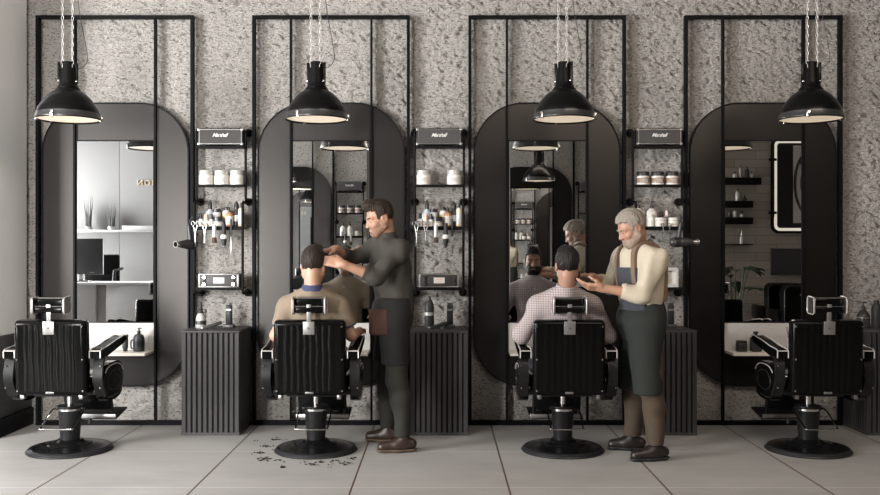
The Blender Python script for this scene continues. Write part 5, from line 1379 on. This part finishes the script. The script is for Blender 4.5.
# ------------------------------------------------------------------ the barber in the cream shirt
def barber_cream():
    J = dict(pelvis=(1.408, -1.16, 0.935), waist=(1.40, -1.18, 1.095), chest=(1.385, -1.215, 1.27), neck=(1.345, -1.26, 1.445),
             shL=(1.44, -1.385, 1.38), shR=(1.295, -1.055, 1.38),
             elL=(1.34, -1.435, 1.135), wrL=(1.09, -1.40, 1.178), elR=(1.215, -0.93, 1.18), wrR=(1.075, -1.06, 1.24),
             hipL=(1.42, -1.245, 0.905), hipR=(1.395, -1.07, 0.905), knL=(1.435, -1.27, 0.485), knR=(1.385, -1.01, 0.485), anL=(1.468, -1.275, 0.095), anR=(1.375, -0.96, 0.095))
    p = Person('barber', 'standing grey haired barber in a cream shirt and long dark apron trimming a beard', (1.41, -1.15, 0), J, (-0.86, -0.22, -0.42), (1.297, -1.31, 1.578), (-0.9, -0.4, 0.0), hs=0.96)
    F = p.field(); p.torso(F); p.head(F)
    for S in 'LR': p.arm(F, S, upto=2)
    p.legs(F)
    p.hand(F, 'L', (-0.97, 0.1, 0.12), (-0.1, 0.5, 0.85), curl=(0.35, 0.45, 0.6, 0.7), thumb=0.7)
    p.hand(F, 'R', (-0.84, -0.5, 0.08), (-0.1, -0.5, -0.8), curl=(0.35, 0.5, 0.6, 0.65), thumb=0.6)
    F.mesh('body', 'skin_tan', p.o, p.root); p.face()
    p.hair('hair_grey', top=0.012, side=0.006, front=0.078); p.brows('hair_grey'); p.beard('beard_grey', 0.005)
    F = p.field(); p.torso(F, 0.021); p.arm(F, 'L', 0.021, 1.48); p.arm(F, 'R', 0.021, 1.55)
    F.clip((0, 0, 0.96), (0, 0, -1)); p.rough(F, 0.010, 36, 6)
    F.mesh('shirt', 'shirt_cream', p.o, p.root); p.collar('shirt_cream', r=0.066, up=0.022, fall=0.02)
    for S, t0 in (('L', 0.42), ('R', 0.48)):
        e, w = p.J['el' + S], p.J['wr' + S]
        G = Field(np.minimum(e, w) - 0.1, np.maximum(e, w) + 0.1, 0.0045); a = e + (w - e) * t0; b = e + (w - e) * (t0 + 0.12)
        G.add(rc(a, b, 0.056, 0.05, 'ab')); p.rough(G, 0.004, 40, 5); G.mesh('rolled_cuff', 'shirt_cream', p.o, p.root)
    F = p.field(); p.legs(F, 0.02, 0.06); F.add(el(p.J['pelvis'], p.T, (0.125, 0.17, 0.14)), 0.06); F.clip((0, 0, 0.95), (0, 0, 1)); F.clip((0, 0, 0.11), (0, 0, -1)); p.rough(F, 0.006, 26, 9)
    F.mesh('trousers', 'trouser_brown', p.o, p.root)
    # knee length leather apron wrapped round the hips, with a bib on two straps
    F = p.field(); F.add(el(p.J['pelvis'] + [0, 0, 0.06], p.T, (0.145, 0.188, 0.17)), 0)
    for S in 'LR': F.add(rc(p.J['hip' + S] + [-0.015, 0, 0.0], p.J['kn' + S] + [-0.02, 0, -0.02], 0.118, 0.1), 0.12)
    F.clip((0, 0, 1.085), (0, 0, 1)); F.clip((0, 0, 0.455), (0, 0, -1)); F.clip(A3((1.475, -1.16, 0.8)), -p.T[0]); p.rough(F, 0.004, 16, 4)
    F.mesh('apron_skirt', 'apron_leather', p.o, p.root)
    F = p.field(); p.torso(F, 0.043); f, l, u = p.T; c = p.J['chest']
    X, Y, Z = F.grid(F.lo, F.lo + F.h * (F.n - 1))[1]
    lat = (X - c[0]) * l[0] + (Y - c[1]) * l[1]; fw = (X - c[0]) * f[0] + (Y - c[1]) * f[1]
    D0 = F.D.copy()
    F.D = np.maximum.reduce([D0, np.abs(lat) - 0.118 + 0 * D0, -fw + 0.02 + 0 * D0, Z - 1.315 + 0 * D0, 1.02 - Z + 0 * D0]).astype(F32)
    F.mesh('apron_bib', 'bib_blue', p.o, p.root)
    for sg in (-1, 1):
        F.D = np.maximum.reduce([D0 - 0.002, np.abs(lat - sg * 0.098) - 0.015 + 0 * D0, 1.08 - Z + 0 * D0, (Z - 1.30) * 1.0 - 10 * np.maximum(0, 0) + 0 * D0 - 0.2]).astype(F32)
        F.mesh('apron_strap', 'strap_brown', p.o, p.root)
    p.shoe('L', (-0.98, -0.2, 0), 'shoe_dark', 'rubber', L=0.28); p.shoe('R', (-0.985, 0.12, 0), 'shoe_dark', 'rubber')
    # comb and scissors in his hands
    k = thing('comb', 'black comb held at the beard by the cream shirted barber', 'comb', (0.955, -1.235, 1.228))
    MB().box((0, 0, 0.011), (0.15, 0.004, 0.01), 0.0015).build('spine', 'rubber', k)
    t = MB()
    for i in range(30): t.box((-0.072 + i * 0.005, 0, 0.0), (0.002, 0.0025, 0.016))
    t.build('teeth', 'rubber', k); k.rotation_euler = (0.3, 0.05, math.radians(14))
    return p
barber_cream()

# ------------------------------------------------------------------ the two seated men
def seated(label, cx, headc, headfwd, skin, neck, chest, arms, elb=0.265, sw=0.178, look=None):
    J = dict(pelvis=(cx, -1.01, 0.665), waist=(cx, -1.05, 0.80), chest=chest, neck=neck, hipL=(cx - 0.09, -0.98, 0.645), hipR=(cx + 0.09, -0.98, 0.645),
             knL=(cx - 0.125, -0.55, 0.63), knR=(cx + 0.125, -0.55, 0.63), anL=(cx - 0.105, -0.485, 0.30), anR=(cx + 0.105, -0.485, 0.30),
             shL=(cx - sw, chest[1] - 0.02, 1.045), shR=(cx + sw, chest[1] - 0.02, 1.045),
             elL=(cx - elb, -1.10, 0.835), elR=(cx + elb, -1.10, 0.835), wrL=(cx - 0.30, -0.865, 0.842), wrR=(cx + 0.30, -0.865, 0.842))
    p = Person('client', label, (cx, -1.0, 0.56), J, headfwd, headc, (0, 1, 0.0))
    F = p.field(lo=[p.lo[0], p.lo[1], 0.15]); p.torso(F); p.head(F)
    for S in 'LR': p.arm(F, S, upto=2)
    p.legs(F)
    for S in 'LR': p.hand(F, S, (0.0, 1, -0.02), (0, 0.0, -1), curl=(0.3, 0.3, 0.33, 0.36), thumb=0.25)
    F.mesh('body', skin, p.o, p.root); p.face()
    return p
def seat_legs(p, mat, shoe):
    lo = [p.lo[0], p.lo[1], 0.15]
    F = p.field(lo=lo); p.legs(F, 0.016, 0.06); F.add(el(p.J['pelvis'], p.T, (0.125, 0.17, 0.125)), 0.06); F.clip((0, 0, 0.8), (0, 0, 1)); F.clip((0, 0, 0.3), (0, 0, -1)); p.rough(F, 0.005, 26, 9)
    F.mesh('trousers', mat, p.o, p.root)
    for S in 'LR': p.shoe(S, (0, 1, 0.16), shoe, 'rubber', L=0.26)
def client_polo():
    p = seated('seated man in a beige polo shirt with a navy collar having his hair cut', -0.885, (-0.882, -1.135, 1.318), (0.03, 0.97, -0.2), 'skin_fair', (-0.884, -1.165, 1.165), (-0.885, -1.09, 0.985), 0)
    p.hair('hair_dark', top=0.02, side=0.004, front=0.078, quiff=0.012); p.brows('hair_dark'); p.beard('stubble', 0.002)
    lo = [p.lo[0], p.lo[1], 0.5]
    F = p.field(lo=lo); p.torso(F, 0.013); p.arm(F, 'L', 0.018, 0.72); p.arm(F, 'R', 0.018, 0.72)
    F.clip((0, 0, 0.66), (0, 0, -1)); p.rough(F, 0.005, 24, 12)
    F.mesh('polo_shirt', 'polo_beige', p.o, p.root); p.collar('collar_navy', up=0.012, fall=0.022)
    for S in 'LR':
        a, e = p.J['sh' + S], p.J['el' + S]; G = Field(np.minimum(a, e) - 0.1, np.maximum(a, e) + 0.1, 0.0045)
        G.add(rc(a + (e - a) * 0.68, a + (e - a) * 0.735, 0.066, 0.065, 'ab')); G.mesh('sleeve_band', 'collar_navy', p.o, p.root)
    b = MB()
    for q in range(2): b.cyl(A3((-0.885, -0.966, 1.09 - 0.05 * q)) - p.root, A3((-0.885, -0.958, 1.09 - 0.05 * q)) - p.root, 0.006, None, 10)
    b.build('shirt_buttons', 'cream_jar', p.o)
    seat_legs(p, 'trouser_dark', 'shoe_dark')
client_polo()
def client_check():
    cx = 0.872
    p = seated('seated bearded man in a pale checked shirt having his beard trimmed', cx, (cx + 0.004, -1.195, 1.318), (0.0, 0.99, -0.06), 'skin_olive', (cx, -1.19, 1.165), (cx, -1.10, 0.985), 0, elb=0.30, sw=0.182)
    p.hair('hair_black', top=0.016, side=0.004, front=0.078, quiff=0.006); p.brows('hair_black'); p.beard('hair_black', 0.009)
    lo = [p.lo[0], p.lo[1], 0.5]
    F = p.field(lo=lo); p.torso(F, 0.016); p.arm(F, 'L', 0.019, 1.9); p.arm(F, 'R', 0.019, 1.9)
    F.clip((0, 0, 0.66), (0, 0, -1)); p.rough(F, 0.006, 24, 14)
    F.mesh('shirt', 'shirt_check', p.o, p.root); p.collar('shirt_check', up=0.014, fall=0.024)
    for S in 'LR':
        e, w = p.J['el' + S], p.J['wr' + S]; G = Field(np.minimum(e, w) - 0.1, np.maximum(e, w) + 0.1, 0.0045)
        G.add(rc(e + (w - e) * 0.78, e + (w - e) * 0.93, 0.047, 0.044, 'ab')); G.mesh('cuff', 'shirt_check', p.o, p.root)
    b = MB(); b.box(A3((cx, -0.966, 0.95)) - p.root, (0.03, 0.006, 0.3)); b.build('placket', 'shirt_check', p.o)
    b = MB()
    for q in range(5): b.cyl(A3((cx, -0.967, 1.07 - 0.065 * q)) - p.root, A3((cx, -0.958, 1.07 - 0.065 * q)) - p.root, 0.0055, None, 10)
    b.build('shirt_buttons', 'white_board', p.o)
    seat_legs(p, 'trouser_dark', 'shoe_dark')
client_check()
# ================================================================== light and camera
def area(name, loc, target, sx, sy, power, col):
    l = bpy.data.lights.new(name, 'AREA'); l.shape = 'RECTANGLE'; l.size = sx; l.size_y = sy; l.energy = power; l.color = col
    o = bpy.data.objects.new(name, l); COL.objects.link(o); o.location = loc
    o.rotation_euler = (Vector(target) - Vector(loc)).to_track_quat('-Z', 'Y').to_euler()
    return o
area('window_daylight', (-6.7, -4.9, 1.85), (0.0, -0.5, 1.2), 2.2, 2.4, 960, (0.99, 0.985, 0.985))
area('added_front_fill', (-3.24, -5.97, 1.25), (-1.7, 0.0, 1.15), 0.62, 1.9, 280, (1.0, 0.98, 0.95))
area('added_ceiling_fill', (-3.0, -5.0, 4.05), (-1.6, 0.0, 1.1), 3.2, 1.2, 80, (1.0, 0.985, 0.96))
area('added_ceiling_fill_warm', (2.4, -4.8, 4.05), (2.2, 0.0, 0.9), 3.6, 1.2, 150, (1.0, 0.86, 0.74))
w = bpy.data.worlds.new('room_ambient'); SC.world = w; w.use_nodes = True
w.node_tree.nodes['Background'].inputs[0].default_value = (0.82, 0.68, 0.54, 1); w.node_tree.nodes['Background'].inputs[1].default_value = 0.12
cam = bpy.data.cameras.new('camera'); co = bpy.data.objects.new('camera', cam); COL.objects.link(co)
co.location = (0, -CAM_D, CAM_Z); co.rotation_euler = (PI / 2, 0, 0)
cam.sensor_width = 36; cam.lens = FPX / 880 * 36; cam.clip_start = 0.05; cam.clip_end = 100
SC.camera = co
vs = SC.view_settings
vs.view_transform = 'Standard'; vs.look = 'None'; vs.exposure = 0.0; vs.gamma = 1.0; vs.use_curve_mapping = False
